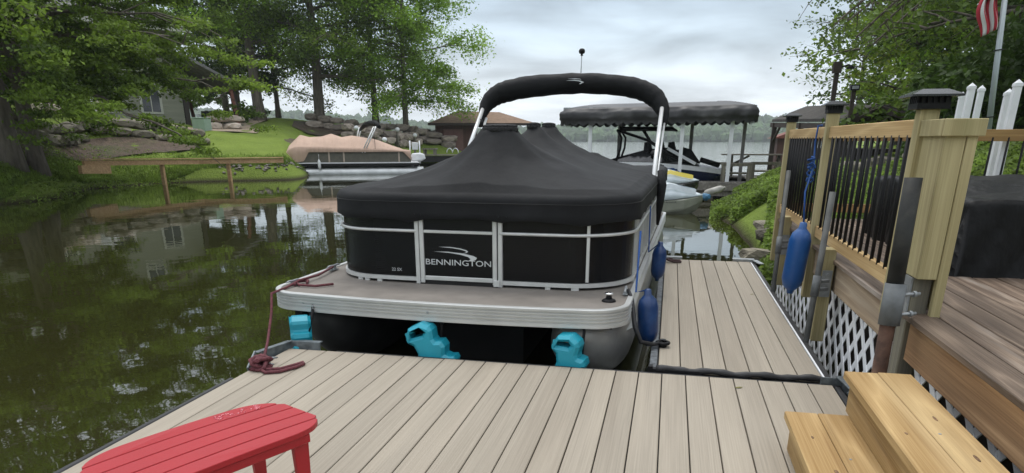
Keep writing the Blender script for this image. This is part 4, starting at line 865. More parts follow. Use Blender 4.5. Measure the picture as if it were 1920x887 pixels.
def tree(label, base, H, rc, cb, rt, seed, lm, nleaf, ls, nl=16, elev=(.15, .75), droop=.12, lean=(0, 0), group=None, bark=None, flat=.55, prof=None, az=None, sig=.055, name='broadleaf_tree', thin=None):
    r = random.Random(seed); nr_ = np.random.default_rng(seed); t_ = thing(name, label, 'tree', base, 0, group); mb = MB()
    def tp(f): return Vector((base.x + lean[0]*f*H + .12*math.sin(f*5+seed)*f*rt*5, base.y + lean[1]*f*H + .1*math.sin(f*4+seed*2)*f*rt*5, base.z - .15 + f*H))
    K = 12; mb.tube([tp(i / K) for i in range(K + 1)], [rt * (1.35 if i == 0 else 1.0 * (1 - .85 * (i / K) ** 1.1)) for i in range(K + 1)], 9)
    pts = []
    for i in range(nl):
        f = cb + (1 - cb) * ((i + .5) / nl) ** .95 * .97; a = i * 2.39996 + r.uniform(-.4, .4)
        if az: a = az[0] + (az[1] - az[0]) * ((i * .618) % 1)
        q = (f - cb) / (1 - cb); pf = prof(q) if prof else (.62 + .55 * math.sin(math.pi * min(1, q * .9 + .12)) ) * (1 - q ** 4 * .75)
        L_ = rc * pf * r.uniform(.75, 1.12); el = elev[0] + (elev[1] - elev[0]) * q + r.uniform(-.12, .12); s0 = tp(f)
        d = Vector((math.cos(a) * math.cos(el), math.sin(a) * math.cos(el), math.sin(el))); P = []
        for k in range(7):
            u = k / 6; P.append(s0 + d * (L_ * u) + Vector((0, 0, -droop * L_ * u * u)) + Vector((r.uniform(-1, 1), r.uniform(-1, 1), r.uniform(-.6, .6))) * (.045 * L_ * u))
        r0 = max(.03, rt * .42 * (1 - f * .6)); mb.tube(P, [r0 * (1 - .88 * k / 6) for k in range(7)], 6, cap=False)
        for j in range(8):
            u = .22 + .78 * (j + r.random()) / 8; x = u * 6; k = min(5, int(x)); o = P[k].lerp(P[k+1], x - k); sa = a + r.choice((-1, 1)) * r.uniform(.5, 1.2); se = el * .4 + r.uniform(-.45, .5)
            L2 = L_ * (.20 + .26 * (1 - u * .55)) * r.uniform(.7, 1.2); d2 = Vector((math.cos(sa) * math.cos(se), math.sin(sa) * math.cos(se), math.sin(se)))
            Q = [o + d2 * (L2 * w_) + Vector((0, 0, -droop * 1.3 * L2 * w_ * w_)) for w_ in (0, .35, .7, 1)]
            mb.tube(Q, [r0 * .3 * (1 - .8 * w_) for w_ in (0, .35, .7, 1)], 4, cap=False)
            for w_ in (.3, .5, .7, .85, 1, 1.08): pts.append((*(o + d2 * (L2 * w_) + Vector((0, 0, -droop * 1.3 * L2 * w_ * w_))), .6 + .4 * w_))
    mb.build('trunk', bark or BARK, t_)
    pts = np.array(pts); keep = nr_.random(len(pts)) < .60; pts = pts[keep]
    wgt = nr_.random(len(pts)) ** .7 + .15
    if thin: wgt = wgt * np.where(pts[:, 2] > base.z + thin * H, .22 * (nr_.random(len(pts)) > .45), 1)
    idx = nr_.choice(len(pts), nleaf, p=wgt / wgt.sum())
    sg = rc * sig * pts[idx, 3:4]
    C = pts[idx, :3] + nr_.normal(size=(nleaf, 3)) * sg * np.array([1, 1, flat])
    mats = lm if isinstance(lm, list) else [lm]
    g = (pts[idx, 2] * 3 + pts[idx, 0]).astype(int) % len(mats)
    for k, m in enumerate(mats): leaf_cloud('crown', C[g == k], ls, LM[m], t_, up=.45)
    return t_
GT = 'lawn trees along the left shore'
G_ = ground
# trees on the lawn point
for (px, D, H, rc, cb, rt, seed, lm, nl_, ls, lean, lb) in (
    (452, 62, 14, 4.6, .22, .34, 3, 'shade', 30000, .23, (0, 0), 'dark ivy-covered tree just behind the leaning grey trunk'),
    (493, 57, 17, 5.0, .30, .40, 5, ['mid', 'bright'], 38000, .21, (-.05, .02), 'tall lawn tree with a leaning bare grey trunk right of the porch'),
    (527, 62, 14, 4.6, .16, .20, 8, 'mid', 15000, .21, (-.01, 0), 'small crooked open-branched tree between two larger lawn trees'),
    (603, 58, 15.5, 5.6, .22, .42, 13, ['mid', 'dark'], 50000, .21, (0, 0), 'wide lawn tree with stout trunk left of the globe lamps'),
    (707, 60, 15.5, 5.0, .23, .27, 21, ['mid', 'mid', 'bright'], 42000, .21, (-.01, 0), 'lawn tree rising behind the tan boat bimini frame'),
    (762, 58, 14.5, 4.9, .17, .24, 34, 'bright', 54000, .21, (.015, 0), 'bright green maple nearest the open lake on the point')):
    tree(lb, G_(px, D), H, rc, cb, rt, seed, lm, nl_, ls, nl=30, lean=lean, group=GT, bark=BARKG, elev=(.0, .95), droop=.16, sig=.085, flat=.8)
tree('dark evergreen tree filling the gap behind the porch post', G_(432, 70), 14, 4.5, .1, .3, 41, 'shade', 14000, .32, nl=20, elev=(-.1, .6), group=GT)
# big overhanging tree on the left bank
tree('big dark tree with long drooping branches over the left bank', G_(60, 28.5), 10.5, 6.5, .25, .26, 55, ['mid', 'mid', 'dark'], 110000, .125, nl=60, elev=(.16, .75), droop=.26, flat=.28, sig=.036, lean=(-.01, 0), prof=lambda q: 1.0 - .45 * q, thin=.58, name='overhanging_tree', bark=BARKG)
tree('thick trunked tree at the left edge of the picture beside the drooping one', G_(14, 27.5), 10.5, 6.3, .28, .30, 58, ['dark', 'mid'], 40000, .15, nl=26, thin=.58, elev=(.1, .7), droop=.3, flat=.35, sig=.045, name='overhanging_tree', bark=BARKG)
tree('dark tree beyond the left edge closing the bank', G_(-260, 30), 11, 6, .2, .35, 61, 'dark', 12000, .22, nl=22, thin=.5, droop=.2, name='overhanging_tree')
tree('dark tree standing farther left on the upper lawn', G_(-120, 42), 13, 7, .1, .35, 62, 'dark', 14000, .28, nl=24, thin=.5, droop=.2, name='overhanging_tree')
# right bank
GR = 'trees on the right bank'
for (px, D, H, rc, cb, rt, seed, lm, nl_, ls, lb) in (
    (1598, 40, 8.6, 2.8, .3, .12, 71, 'dark', 2600, .20, 'thin sparse tree beside the dark lamp pole'),
    (1690, 36, 8.6, 2.3, .12, .2, 73, ['yellow', 'bright'], 17000, .18, 'yellow-green maple behind the dark roofed boathouse'),
    (1815, 38, 14, 4.6, .10, .3, 75, ['mid', 'dark'], 34000, .19, 'large dark green tree behind the newel post'),
    (1930, 26, 12, 4.8, .10, .3, 77, ['dark', 'mid'], 40000, .17, 'dark leafy tree behind the flagpole'),
    (2060, 22, 11, 5.5, .05, .3, 79, 'dark', 20000, .2, 'dark tree at the far right edge'),
    (1870, 36, 15, 5.4, .04, .3, 81, 'shade', 20000, .26, 'shaded tree behind the others on the right bank'),
    (1760, 44, 9.5, 4.6, .02, .3, 83, 'shade', 16000, .28, 'low shaded tree behind the boathouse roof')):
    tree(lb, G_(px, D), H, rc, cb, rt, seed, lm, nl_, ls, nl=28, elev=(-.1, .95), droop=.15, sig=.075, flat=.7, group=GR)
def brush(label, px0, px1, d0, d1, hgt, n, ls, lm):
    p = rng.uniform(px0, px1, n); D = rng.uniform(d0, d1, n); a = np.arctan2(p - CX, FH) - YAW; x = D*np.sin(a); y = D*np.cos(a); z = height(x, y)
    k = .5 + .5 * np.sin(x * 1.9 + 1.3 * np.sin(y * 1.1)) * np.sin(y * 1.6 + x * .7)
    zz = z + hgt * (.35 + .65 * k) * rng.random(n) ** .8
    ok = z > -.45; C = np.stack([x, y, zz], -1)[ok]
    o = leaf_cloud('undergrowth', C, ls, LM[lm], None, kind='stuff', loc=C.mean(0) * np.array([1, 1, 0])); tag(o, label)
brush('tall leafy undergrowth shading the right bank', 1690, 2150, 17, 30, 2.6, 30000, .20, 'shade')
brush('green weeds covering the slope behind the deck', 1560, 2150, 9.3, 16, .22, 42000, .085, 'weed')
brush('low weeds on the shore beyond the railing', 1455, 1600, 9, 22, .35, 22000, .09, 'weed')
brush('reedy weeds growing out over the water by the rocks', 1385, 1470, 15.5, 22, .35, 13000, .085, 'weed')
brush('thin weeds at the water edge in front of the grey dock', 1345, 1390, 16.5, 19, .30, 1500, .08, 'weed')
brush('dark shrubs along the lawn crest by the porch', 385, 470, 55, 62, .8, 5000, .2, 'dark')
brush('sparse groundcover and fallen leaves on the mulch under the trees', -100, 340, 26.5, 37, .10, 5200, .10, 'mid')
brush('leafy plants along the foot of the left bank', -200, 330, 24.5, 34, .16, 9000, .10, 'weed')
# grass fringe where the left lawn meets the water
def fringe():
    n = 26000; p = rng.uniform(-300, 620, n); a = np.arctan2(p - CX, FH) - YAW
    shore = np.interp(p, [-300, 0, 150, 370, 530, 620], [22.6, 25.1, 31.2, 34.4, 34.9, 42.6]); D = shore + rng.exponential(1.0, n) * np.interp(p, [0, 200, 400], [1.3, .8, .4])
    x = D*np.sin(a); y = D*np.cos(a); z = height(x, y); h_ = rng.uniform(.05, .16, n); d = rng.normal(size=(n, 2)) * .05
    V = np.stack([np.stack([x - .02, y, z - .02], -1), np.stack([x + .02, y, z - .02], -1), np.stack([x + d[:, 0], y + d[:, 1], z + h_], -1)], 1).reshape(-1, 3)
    tag(npmesh('shore_grass', V, np.arange(3*n).reshape(n, 3), LM['weed'], loc=(-20, 22, 0)), 'unmown grass fringe along the left water edge', kind='stuff')
fringe()
def pebbles():
    n = 160; p = rng.uniform(400, 620, n); a = np.arctan2(p - CX, FH) - YAW
    D = np.interp(p, [-300, 0, 150, 370, 530, 620], [22.6, 25.1, 31.0, 34.5, 34.8, 42.8]) + rng.normal(size=n) * .22
    x = D*np.sin(a); y = D*np.cos(a); z = height(x, y); s = rng.uniform(.03, .12, n)
    b = np.array([(1,0,0),(0,1,0),(-1,0,0),(0,-1,0),(0,0,.7),(0,0,-.7)], float); V = b[None] * s[:, None, None] * rng.uniform(.6, 1.3, (n, 6, 1)) + np.stack([x, y, z + s*.2], -1)[:, None]
    Fq = np.array([(0,1,4),(1,2,4),(2,3,4),(3,0,4),(1,0,5),(2,1,5),(3,2,5),(0,3,5)]); Fq = (Fq[None] + (np.arange(n)*6)[:, None, None]).reshape(-1, 3)
    tag(npmesh('shore_pebbles', V.reshape(-1, 3), Fq, mat('wet_pebbles', (.15, .135, .12), .8, var=.3, island=.5), loc=(-18, 24, WATER)), 'grey pebbles and cobbles scattered along the left waterline', kind='stuff')
pebbles()
# overhanging twigs top right: a branch of a tree standing right of the deck
def overhang():
    root = Vector((6.2, 7.2, float(height(6.2, 7.2)))); t_ = thing('overhanging_tree', 'tree right of the deck whose leafy branch hangs into the top of the view', 'tree', root); mb = MB()
    mb.tube([root - Vector((0, 0, .2)), root + Vector((-.1, 0, 2.2)), root + Vector((-.3, -.1, 4.6)), root + Vector((-.4, 0, 7))], [.22, .17, .13, .05], 9)
    r = random.Random(9); pts = []; st = root + Vector((-.25, -.1, 3.8))
    ends = [atY(1525, -10, 7.0), atY(1590, 40, 7.0), atY(1605, 70, 7.1), atY(1650, 50, 7.2), atY(1565, 45, 6.9), atY(1680, 12, 7.2), atY(1720, -30, 7.0), atY(1630, 5, 6.8), atY(1640, 80, 7.5)]
    for e_ in ends:
        P = [st.lerp(e_, u) + Vector((0, 0, .55 * math.sin(u * math.pi) + (1-u)*.2)) + Vector((r.uniform(-.06, .06), r.uniform(-.1, .1), r.uniform(-.04, .04))) * (4*u*(1-u)) for u in [i / 8 for i in range(9)]]
        P = [Vector((p.x, p.y, max(p.z, e_.z))) for p in P]
        mb.tube(P, [.05 * (1 - .9 * i / 8) + .003 for i in range(9)], 5, cap=False)
        for j in range(11):
            u = .88 + .12 * r.random(); x = u * 8; k = min(7, int(x)); o = P[k].lerp(P[k+1], x-k); d = Vector((r.uniform(-1, .4), r.uniform(-1, 1), r.uniform(-.9, .25))).normalized(); l = r.uniform(.08, .26)
            mb.tube([o, o + d * l * .6 + Vector((0, 0, -.01)), o + d * l + Vector((0, 0, -.05))], [.005, .003, .0015], 4, cap=False)
            for w_ in (.3, .5, .7, .85, 1): pts.append(o + d * l * w_ + Vector((r.gauss(0, .02), r.gauss(0, .02), -.05 * w_ * w_ + r.gauss(0, .02))))
    mb.build('trunk', BARK, t_); leaf_cloud('crown', np.array([p[:] for p in pts]), .045, LM['dark'], t_, up=.1)
    nn = 9000; C = np.array([root.x - .3, root.y, root.z + 6.3]) + rng.normal(size=(nn, 3)) * np.array([1.3, 1.3, .9]); leaf_cloud('crown', C, .13, LM['dark'], t_)
overhang()
# ------------------------------------------------------------------ boulders
STONE = mat('boulder_stone', (.27, .23, .195), .92, 0, var=.35, scale=3.5, bump=.03, bscale=8, rnd=.35)
STONED = mat('mossy_boulder_stone', (.16, .145, .11), .95, 0, var=.4, scale=3.5, bump=.03, bscale=8, rnd=.35)
SANDST = mat('sandstone_boulder', (.36, .31, .26), .92, 0, var=.3, scale=3.5, bump=.03, bscale=8, rnd=.3)
def boulder_meshes(m, k=5, seed=1):
    out_ = []
    for q in range(k):
        b = bmesh.new(); bmesh.ops.create_icosphere(b, subdivisions=2, radius=.5); r = random.Random(seed * 10 + q); sx = Vector((r.uniform(-9, 9), r.uniform(-9, 9), 0))
        for v in b.verts:
            p = v.co.copy(); 
            for ax_ in range(3): p[ax_] = math.copysign(min(abs(p[ax_]), .40) , p[ax_])          # squared faces
            n_ = math.sin(p.x * 7 + sx.x) * math.sin(p.y * 6 + sx.y) * math.sin(p.z * 5 + sx.x); v.co = p * 1.18 * (1 + .16 * n_ + r.uniform(-.03, .03))
        me = bpy.data.meshes.new('stone'); b.to_mesh(me); b.free(); me.materials.append(m); out_.append(me)
    return out_
BM = {'s': boulder_meshes(STONE, 5, 1), 'd': boulder_meshes(STONED, 5, 2), 'p': boulder_meshes(SANDST, 5, 3)}
def wall(label, path, courses, h_, ln, kind, seed, thick=.8, group=None, name='boulder_wall'):
    r = random.Random(seed); P = [G_(px, D) for px, D in path]; t_ = thing(name, label, 'wall', P[0], 0, group)
    for c in range(courses):
        for A, B in zip(P[:-1], P[1:]):
            L_ = (B - A).length; d = (B - A) / L_; s = r.uniform(0, .3)
            while s < L_:
                l = ln * r.uniform(.65, 1.35); q = A + d * (s + l/2); nrm = Vector((-d.y, d.x, 0)); hh = h_ * r.uniform(.8, 1.15)
                z = float(height(q.x, q.y)); o = link('stone', r.choice(BM[kind]), t_)
                o.location = Vector((q.x, q.y, z + h_ * (c + .42))) + nrm * r.uniform(-.08, .08) + nrm * (.16 * c) - P[0]
                o.scale = (l * 1.04, thick * r.uniform(.8, 1.1), hh * 1.05); o.rotation_euler = (r.uniform(-.08, .08), r.uniform(-.06, .06), math.atan2(d.y, d.x) + r.uniform(-.12, .12))
                s += l
wall('long dark boulder retaining wall below the upper lawn on the left', [(-60, 30.6), (20, 31.1), (90, 34.2), (160, 38.4), (240, 38.9), (320, 39.7), (372, 40.2)], 2, .42, 1.15, 'd', 4)
wall('upper boulder terrace wall below the lawn trees', [(572, 57.5), (620, 57), (680, 56.2), (720, 56.5), (770, 58), (830, 60.5)], 2, .48, 1.15, 's', 5, group='boulder walls on the lawn point')
wall('lower boulder terrace wall behind the tan boat', [(640, 54), (690, 52.3), (740, 54), (790, 57.2), (835, 57.6)], 2, .5, 1.1, 's', 6, group='boulder walls on the lawn point')
wall('short wall of pale sandstone boulders beside the green utility box', [(388, 49), (420, 49.4), (452, 50)], 2, .45, 1.3, 'p', 7)
wall('reddish stone footing along the base of the house', [(60, 43.5), (130, 46.8), (190, 48)], 2, .5, .9, 'p', 8)
def patch(name, label, path, m, lift=.03, kind='structure'):
    """sheet draped on the ground: path = outline in (px, D)"""
    P = [(azpx(px), D) for px, D in path]; cx_ = sum(p[0] for p in P)/len(P); cd_ = sum(p[1] for p in P)/len(P); V = []; K = 16; n = 72
    per = []
    for i in range(n):
        t = i / n * len(P); k = int(t); u = t - k; a, b = P[k], P[(k+1) % len(P)]; per.append((a[0]*(1-u)+b[0]*u, a[1]*(1-u)+b[1]*u))
    for k in range(K + 1):
        for a, d in per:
            f = 1 - k / K * .995; aa = cx_ + (a-cx_)*f; dd = cd_ + (d-cd_)*f; x, y = dd*math.sin(aa), dd*math.cos(aa); V.append((x, y, float(height(x, y)) + lift + .02 * math.sin(x*3)*math.sin(y*3)))
    I = np.arange((K+1)*n).reshape(K+1, n); J = np.roll(I, -1, 1); Fq = np.stack([I[:-1], J[:-1], J[1:], I[1:]], -1).reshape(-1, 4)
    tag(npmesh(name, V, Fq, m, smooth=True), label, kind=kind)
MUL = mat('bark_mulch', (.085, .06, .042), .97, 0, var=.5, scale=5, bump=.05, bscale=14, detail=8, dirt=((.07, .095, .025), .8, .7))
GRV = mat('tan_gravel', (.34, .27, .20), .95, 0, var=.3, scale=9, bump=.03, bscale=25, detail=8)
patch('mulch_bed', 'brown mulch slope under the drooping tree', [(-320, 24.5), (-100, 26), (20, 28.2), (120, 33.2), (200, 35.6), (300, 36.5), (372, 38), (372, 39.8), (300, 39.2), (230, 38.5), (150, 37.9), (90, 33.8), (20, 30.8), (-100, 30), (-320, 29.4)], MUL, .05)
patch('mulch_bed', 'oval mulch bed round the wide lawn tree', [(550, 54.5), (580, 52.8), (640, 55), (660, 58), (600, 60), (555, 58)], MUL, .06)
patch('mulch_bed', 'mulch bed in front of the lower boulder wall', [(532, 44), (560, 42.5), (600, 43), (640, 47.5), (650, 51.8), (600, 51), (545, 46.5)], MUL, .06)
patch('gravel_path', 'tan gravel walk curving past the sandstone boulders', [(376, 47), (430, 47.5), (485, 47), (488, 49.5), (470, 52.5), (520, 59), (524, 62), (440, 60), (400, 55), (382, 52)], GRV, .05)
patch('gravel_path', 'pale stone path strip below the house', [(170, 44.5), (260, 46.5), (376, 47.5), (376, 49), (260, 49.5), (170, 48)], GRV, .05)
# bank rocks at right
for i, (px, D, s, lb) in enumerate(((1437, 11.2, .62, 'large flat grey rock at the right water edge'), (1418, 12.0, .42, 'grey rock just left of the large flat one'), (1452, 12.2, .55, 'grey rock right of the large flat one'), (1405, 10.4, .35, 'small dark rock nearest the finger dock end'), (1440, 13.2, .45, 'dark rock among the weeds above the others'), (1425, 9.6, .38, 'low rock beside the dock corner'))):
    g = G_(px + 16, D - .9); o = link('shore_rock', BM['d'][i % 5], None, Vector((g.x, g.y, g.z + s * .12))); o.scale = (s * .9, s * .7, s * .36); o.rotation_euler = (.2 * (i % 3) - .2, .12, i * 1.3); tag(o, lb, 'rock', 'rocks at the right water edge')
# ------------------------------------------------------------------ bulkhead and left shore things
BULK = wood('bulkhead_timber', 'A88662', 'D2B188', 'x', ring=10, rnd=.05)
a = at(156, 306, 29.5); b = at(372, 303.5, 33.4); c = at(531, 301, 33.9)
t_ = thing('timber_bulkhead', 'long pine timber rail on posts running along the left water edge', 'bulkhead', (a.x, a.y, WATER))
for p, q in ((a, b), (b, c)):
    mb = MB(); mb.bar(p, q, .12, .18); mb.build('beam', BULK, t_); mb = MB(); mb.bar(p + Vector((0, 0, .13)), q + Vector((0, 0, .13)), .26, .035); mb.build('cap_board', BULK, t_)
for px, D in ((298, 32.0), (424, 33.5), ):
    u = at(px, 305, D); mb = MB(); mb.box(u.x-.07, u.x+.07, u.y+.08, u.y+.2, -1.0, .60); mb.build('post', BULK, t_)
mb = MB(); u = at(150, 318, 29.3); v = at(205, 318, 30.2); mb.bar(u, v, .16, .28); mb.build('beam', BULK, t_)
# globe lamps on posts
for px, py, D, lb in ((668, 240, 52, 'white globe lamp on a grey post left of the folded bimini'), (745, 243, 54, 'white globe lamp on a grey post right of the folded bimini'), (721, 262, 49, 'low white globe light just above the tan boat cover'), (778, 254, 56, 'white globe lamp farthest right near the stone wall')):
    p = at(px, py, D); g = float(height(p.x, p.y)); t_ = thing('globe_lamp', lb, 'lamp', (p.x, p.y, g), group='white globe lamps on the left point')
    mb = MB(); mb.tube([(p.x, p.y, g - .1), (p.x, p.y, p.z - .12)], .07, 8); mb.build('post', GREYW, t_)
    mb = MB(); mb.lathe([(.05, -.16), (.10, -.12), (.16, -.05), (.17, 0), (.15, .08), (.09, .14), (.02, .16)], p, 14); mb.build('globe', WHITE, t_)
t_ = thing('power_pedestal', 'white dock power box on a post between two white poles', 'utility box', at(776, 300, 46)); p = wl(t_); g = float(height(p.x, p.y)); k = 46 * .98 / FH
for px in (768, 786):
    u = at(px, 262, 46); mb = MB(); mb.tube([(u.x, u.y, .0), (u.x, u.y, EYE - .05)], .05, 6); mb.build('pole', WHITE, t_)
u = at(778, 274, 46); mb = MB(); mb.box(u.x-.17, u.x+.17, u.y-.1, u.y+.1, u.z-.22, u.z+.22); mb.build('box', WHITE, t_, bevel=.02); mb = MB(); mb.box(u.x-.05, u.x+.05, u.y-.05, u.y+.05, -.2, u.z-.22); mb.build('post', GREYW, t_)
u = at(379, 236, 47.5); t_ = thing('utility_box', 'pale green metal utility box at the left of the sandstone boulders', 'utility box', (u.x, u.y, float(height(u.x, u.y))))
g = wl(t_).z; mb = MB(); mb.box(u.x-.42, u.x+.42, u.y-.35, u.y+.35, g-.05, g+.68); mb.build('cabinet', mat('green_cabinet', (.25, .34, .28), .6, var=.06), t_, bevel=.03); mb = MB(); mb.box(u.x-.45, u.x+.45, u.y-.38, u.y+.38, g+.681, g+.74); mb.build('lid', mat('green_cabinet', ''), t_, bevel=.02)
u = at(157, 195, 47); t_ = thing('condenser_unit', 'white air conditioner unit at the foot of the house wall', 'air conditioner', u)
mb = MB(); mb.box(u.x-.4, u.x+.4, u.y-.4, u.y+.4, u.z-.5, u.z+.35); mb.build('casing', WHITE, t_, bevel=.03); mb = MB()
for k in range(5): mb.box(u.x-.36, u.x+.36, u.y-.412, u.y-.401, u.z-.4+k*.14, u.z-.35+k*.14)
mb.build('louvre', STEEL, t_)
# ------------------------------------------------------------------ the house
SID = mat('pale_green_siding', (.215, .225, .175), .85, 0, var=.12, scale=.4, stretch=(1, 1, 14), bump=.02, bscale=1.2)
RFM = mat('grey_shingle_roof', (.13, .13, .13), .9, 0, var=.35, scale=2, stretch=(1, 1, 4), bump=.03)
TRIM = mat('pale_trim', (.36, .37, .32), .6, var=.05); DRK = mat('window_glass_dark', (.02, .025, .03), .08, 0, var=.1, spec=.8)
A = at(-150, 262, 50); A.z = 2.6; Bp = at(352, 262, 53); Bp.z = 2.4; ex = (Bp - A); ex.z = 0; LH = ex.length; ex.normalize(); ey = Vector((-ex.y, ex.x, 0))
if ey.y < 0: ey = -ey
def HP(s, d, z): return A + ex * s + ey * d + Vector((0, 0, z))
house = thing('house', 'large pale green shingled house half hidden behind the drooping tree', 'house', A)
def hbox(mb, s0, s1, d0, d1, z0, z1):
    vs = [HP(s, d, z) for z in (z0, z1) for s, d in ((s0, d0), (s1, d0), (s1, d1), (s0, d1))]; return mb.add(vs, [(3,2,1,0),(4,5,6,7),(0,1,5,4),(1,2,6,5),(2,3,7,6),(3,0,4,7)])
mb = hbox(MB(), 0, LH, 0, 10, -2.5, 5.6); mb.build('wall', SID, house)
nc = 38
mb = MB()
for k in range(nc): hbox(mb, -.03, LH + .03, -.035, -.002, -.4 + k * .155, -.4 + k * .155 + .14)
o = mb.build('siding_course', SID, house); o['kind'] = 'stuff'
mb = MB(); mb.add([HP(s, d, z) for s, d, z in ((-.8, -.9, 5.3), (LH+.8, -.9, 5.3), (LH+.8, 11, 5.3), (-.8, 11, 5.3), (4, 5, 8.6), (LH-4, 5, 8.6))], [(3,2,1,0),(0,1,5,4),(1,2,5),(2,3,4,5),(3,0,4)]); mb.build('roof', RFM, house)
mb = hbox(MB(), -.85, LH+.85, -.95, -.905, 5.2, 5.42); mb.build('fascia', TRIM, house)
for s, z, w_, h_ in ((LH*.40, .6, 1.1, 1.5), (LH*.64, .5, 1.3, 1.6), (LH*.86, .5, 1.1, 1.6), (LH*.52, 3.4, 1.0, 1.2), (LH*.76, 3.4, 1.0, 1.2)):
    wn = hbox(MB(), s-w_/2-.12, s+w_/2+.12, -.09, -.036, z-.12, z+h_+.12).build('window', TRIM, house)
    for i in (0, 1): hbox(MB(), s-w_/2 + i*w_/2+.03, s-w_/2 + (i+1)*w_/2-.03, -.10, -.091, z, z+h_).build('pane', DRK, wn)
# porch wing
PO = LH + .1
mb = MB(); mb.add([HP(s, d, z) for s, d, z in ((PO-.6, -2.2, 3.75), (PO+3.3, -2.2, 1.92), (PO+3.3, 7, 1.92), (PO-.6, 7, 3.75), (PO-.6, -2.2, 3.95), (PO+3.3, -2.2, 2.08), (PO+3.3, 7, 2.08), (PO-.6, 7, 3.95))], [(3,2,1,0),(4,5,6,7),(0,1,5,4),(1,2,6,5),(2,3,7,6),(3,0,4,7)]); mb.build('porch_roof', RFM, house)
RB = mat('red_brown_post', (.13, .045, .03), .7, var=.15)
for s, d in ((PO+2.75, -1.7), (PO+2.75, 5.8)):
    mb = MB(); mb.bar(HP(s, d, -.35), HP(s-.25, d, 2.0), .2, .2); mb.build('porch_post', RB, house)
    mb = MB(); 
    for k in range(4): 
        hbox(mb, s-.33+.02*(k%2), s+.33-.02*((k+1)%2), d-.33, d+.33, -1.6+k*.32, -1.6+k*.32+.30)
    mb.build('stone_pier', SANDST, house, bevel=.05)
mb = hbox(MB(), PO, PO+3.0, -2, 6, -.45, -.2); mb.build('porch_floor', GREYW, house)
mb = hbox(MB(), PO, PO+.3, 0, 6, -.2, 3); mb.build('porch_back_wall', mat('dark_porch', (.04, .035, .03), .9), house)
mb = hbox(MB(), PO+.3, PO+2.6, -1.95, -1.88, .45, .55)
for k in range(12): hbox(mb, PO+.35+k*.19, PO+.38+k*.19, -1.93, -1.9, -.2, .45)
mb.build('porch_railing', BLACKM, house)
# ------------------------------------------------------------------ brown boathouse on the point
q = at(857, 262, 58); q.z = .25; k = Vector((math.cos(YAW*1.0 + .12), math.sin(YAW + .12), 0)); kn = Vector((-k.y, k.x, 0))
bh = thing('boathouse', 'small brown boathouse with a hipped tan shingle roof and double doors', 'building', q)
def QP(s, d, z): return q + k * s + kn * d + Vector((0, 0, z))
def qbox(mb, s0, s1, d0, d1, z0, z1):
    vs = [QP(s, d, z) for z in (z0, z1) for s, d in ((s0, d0), (s1, d0), (s1, d1), (s0, d1))]; return mb.add(vs, [(3,2,1,0),(4,5,6,7),(0,1,5,4),(1,2,6,5),(2,3,7,6),(3,0,4,7)])
BRW = mat('brown_plank_wall', (.075, .036, .026), .8, 0, var=.2, scale=2, stretch=(5, 5, .3), bump=.01)
qbox(MB(), -1.65, 1.6, 0, 4, -.6, 2.32).build('wall', BRW, bh)
for i in range(16): qbox(MB(), -1.65 + i*.203 + .012, -1.65 + (i+1)*.203 - .012, -.025, -.003, -.3, 2.3).build('plank', BRW, bh) if not 4 <= i < 12 else None
DOR = mat('mauve_brown_door', (.135, .07, .06), .7, 0, var=.1)
for s in (-1.05, -.27):
    dd = qbox(MB(), s, s+.76, -.05, -.004, -.1, 1.95).build('door', DOR, bh, bevel=.01); MBk = MB(); MBk.lathe([(.03, 0), (.03, .05)], QP(s + (.68 if s < -.5 else .08), -.1, .9), 8); MBk.build('handle', STEEL, dd)
mb = MB(); ev = 2.38
mb.add([QP(s, d, z) for s, d, z in ((-2.25, -.7, ev), (6.3, -.7, ev), (6.3, 4.7, ev), (-2.25, 4.7, ev), (.1, 2, ev+.98), (3.6, 2, ev+.92))], [(3,2,1,0),(0,1,5,4),(1,2,5),(2,3,4,5),(3,0,4)]); mb.build('roof', mat('tan_shingles', (.20, .13, .085), .9, 0, var=.25, scale=3, stretch=(1, 1, 5), bump=.03), bh)
qbox(MB(), -2.28, 6.33, -.74, -.701, ev-.16, ev+.03).build('fascia', mat('dark_brown_fascia', (.03, .02, .016), .8), bh)
for s in (3.6, 6.0): qbox(MB(), s-.07, s+.07, -.5, -.36, -.6, ev).build('post', mat('dark_brown_fascia', ''), bh)
mb = MB(); mb.add([QP(s, -.45, z) for s, z in ((3.2, ev-.15), (4.0, ev-.15), (3.6, ev-.8))] + [QP(s, -.40, z) for s, z in ((3.2, ev-.15), (4.0, ev-.15), (3.6, ev-.8))], [(0,1,2),(5,4,3),(0,3,4,1),(1,4,5,2),(2,5,3,0)]); mb.build('brace', mat('dark_brown_fascia', ''), bh)
t_ = thing('swim_ladder', 'white curved ladder rails in front of the brown boathouse doors', 'ladder', at(846, 285, 53))
for dx_ in (0, .45):
    u = at(843, 284, 53) + Vector((dx_, 0, -.1)); mb = MB(); mb.tube([u + Vector((-.22 * math.cos(a), 0, .32 * math.sin(a))) for a in [i * math.pi / 8 for i in range(9)]], .035, 6); mb.build('rail', WHITE, t_)
dk = thing('shore_dock', 'grey wooden dock in front of the brown boathouse', 'dock', at(820, 292, 52)); u = at(775, 291, 50); v = at(905, 291, 52)
d = (v - u).normalized(); nrm_ = Vector((-d.y, d.x, 0))
for i in range(10):
    mb = MB(); mb.bar(u + nrm_*(.25*i) , v + nrm_*(.25*i), .235, .06); mb.build('plank', GREYW, dk)
mb = MB(); mb.bar(u - Vector((0, 0, .25)), v - Vector((0, 0, .25)), .1, .4); mb.build('fascia', DARKU, dk)
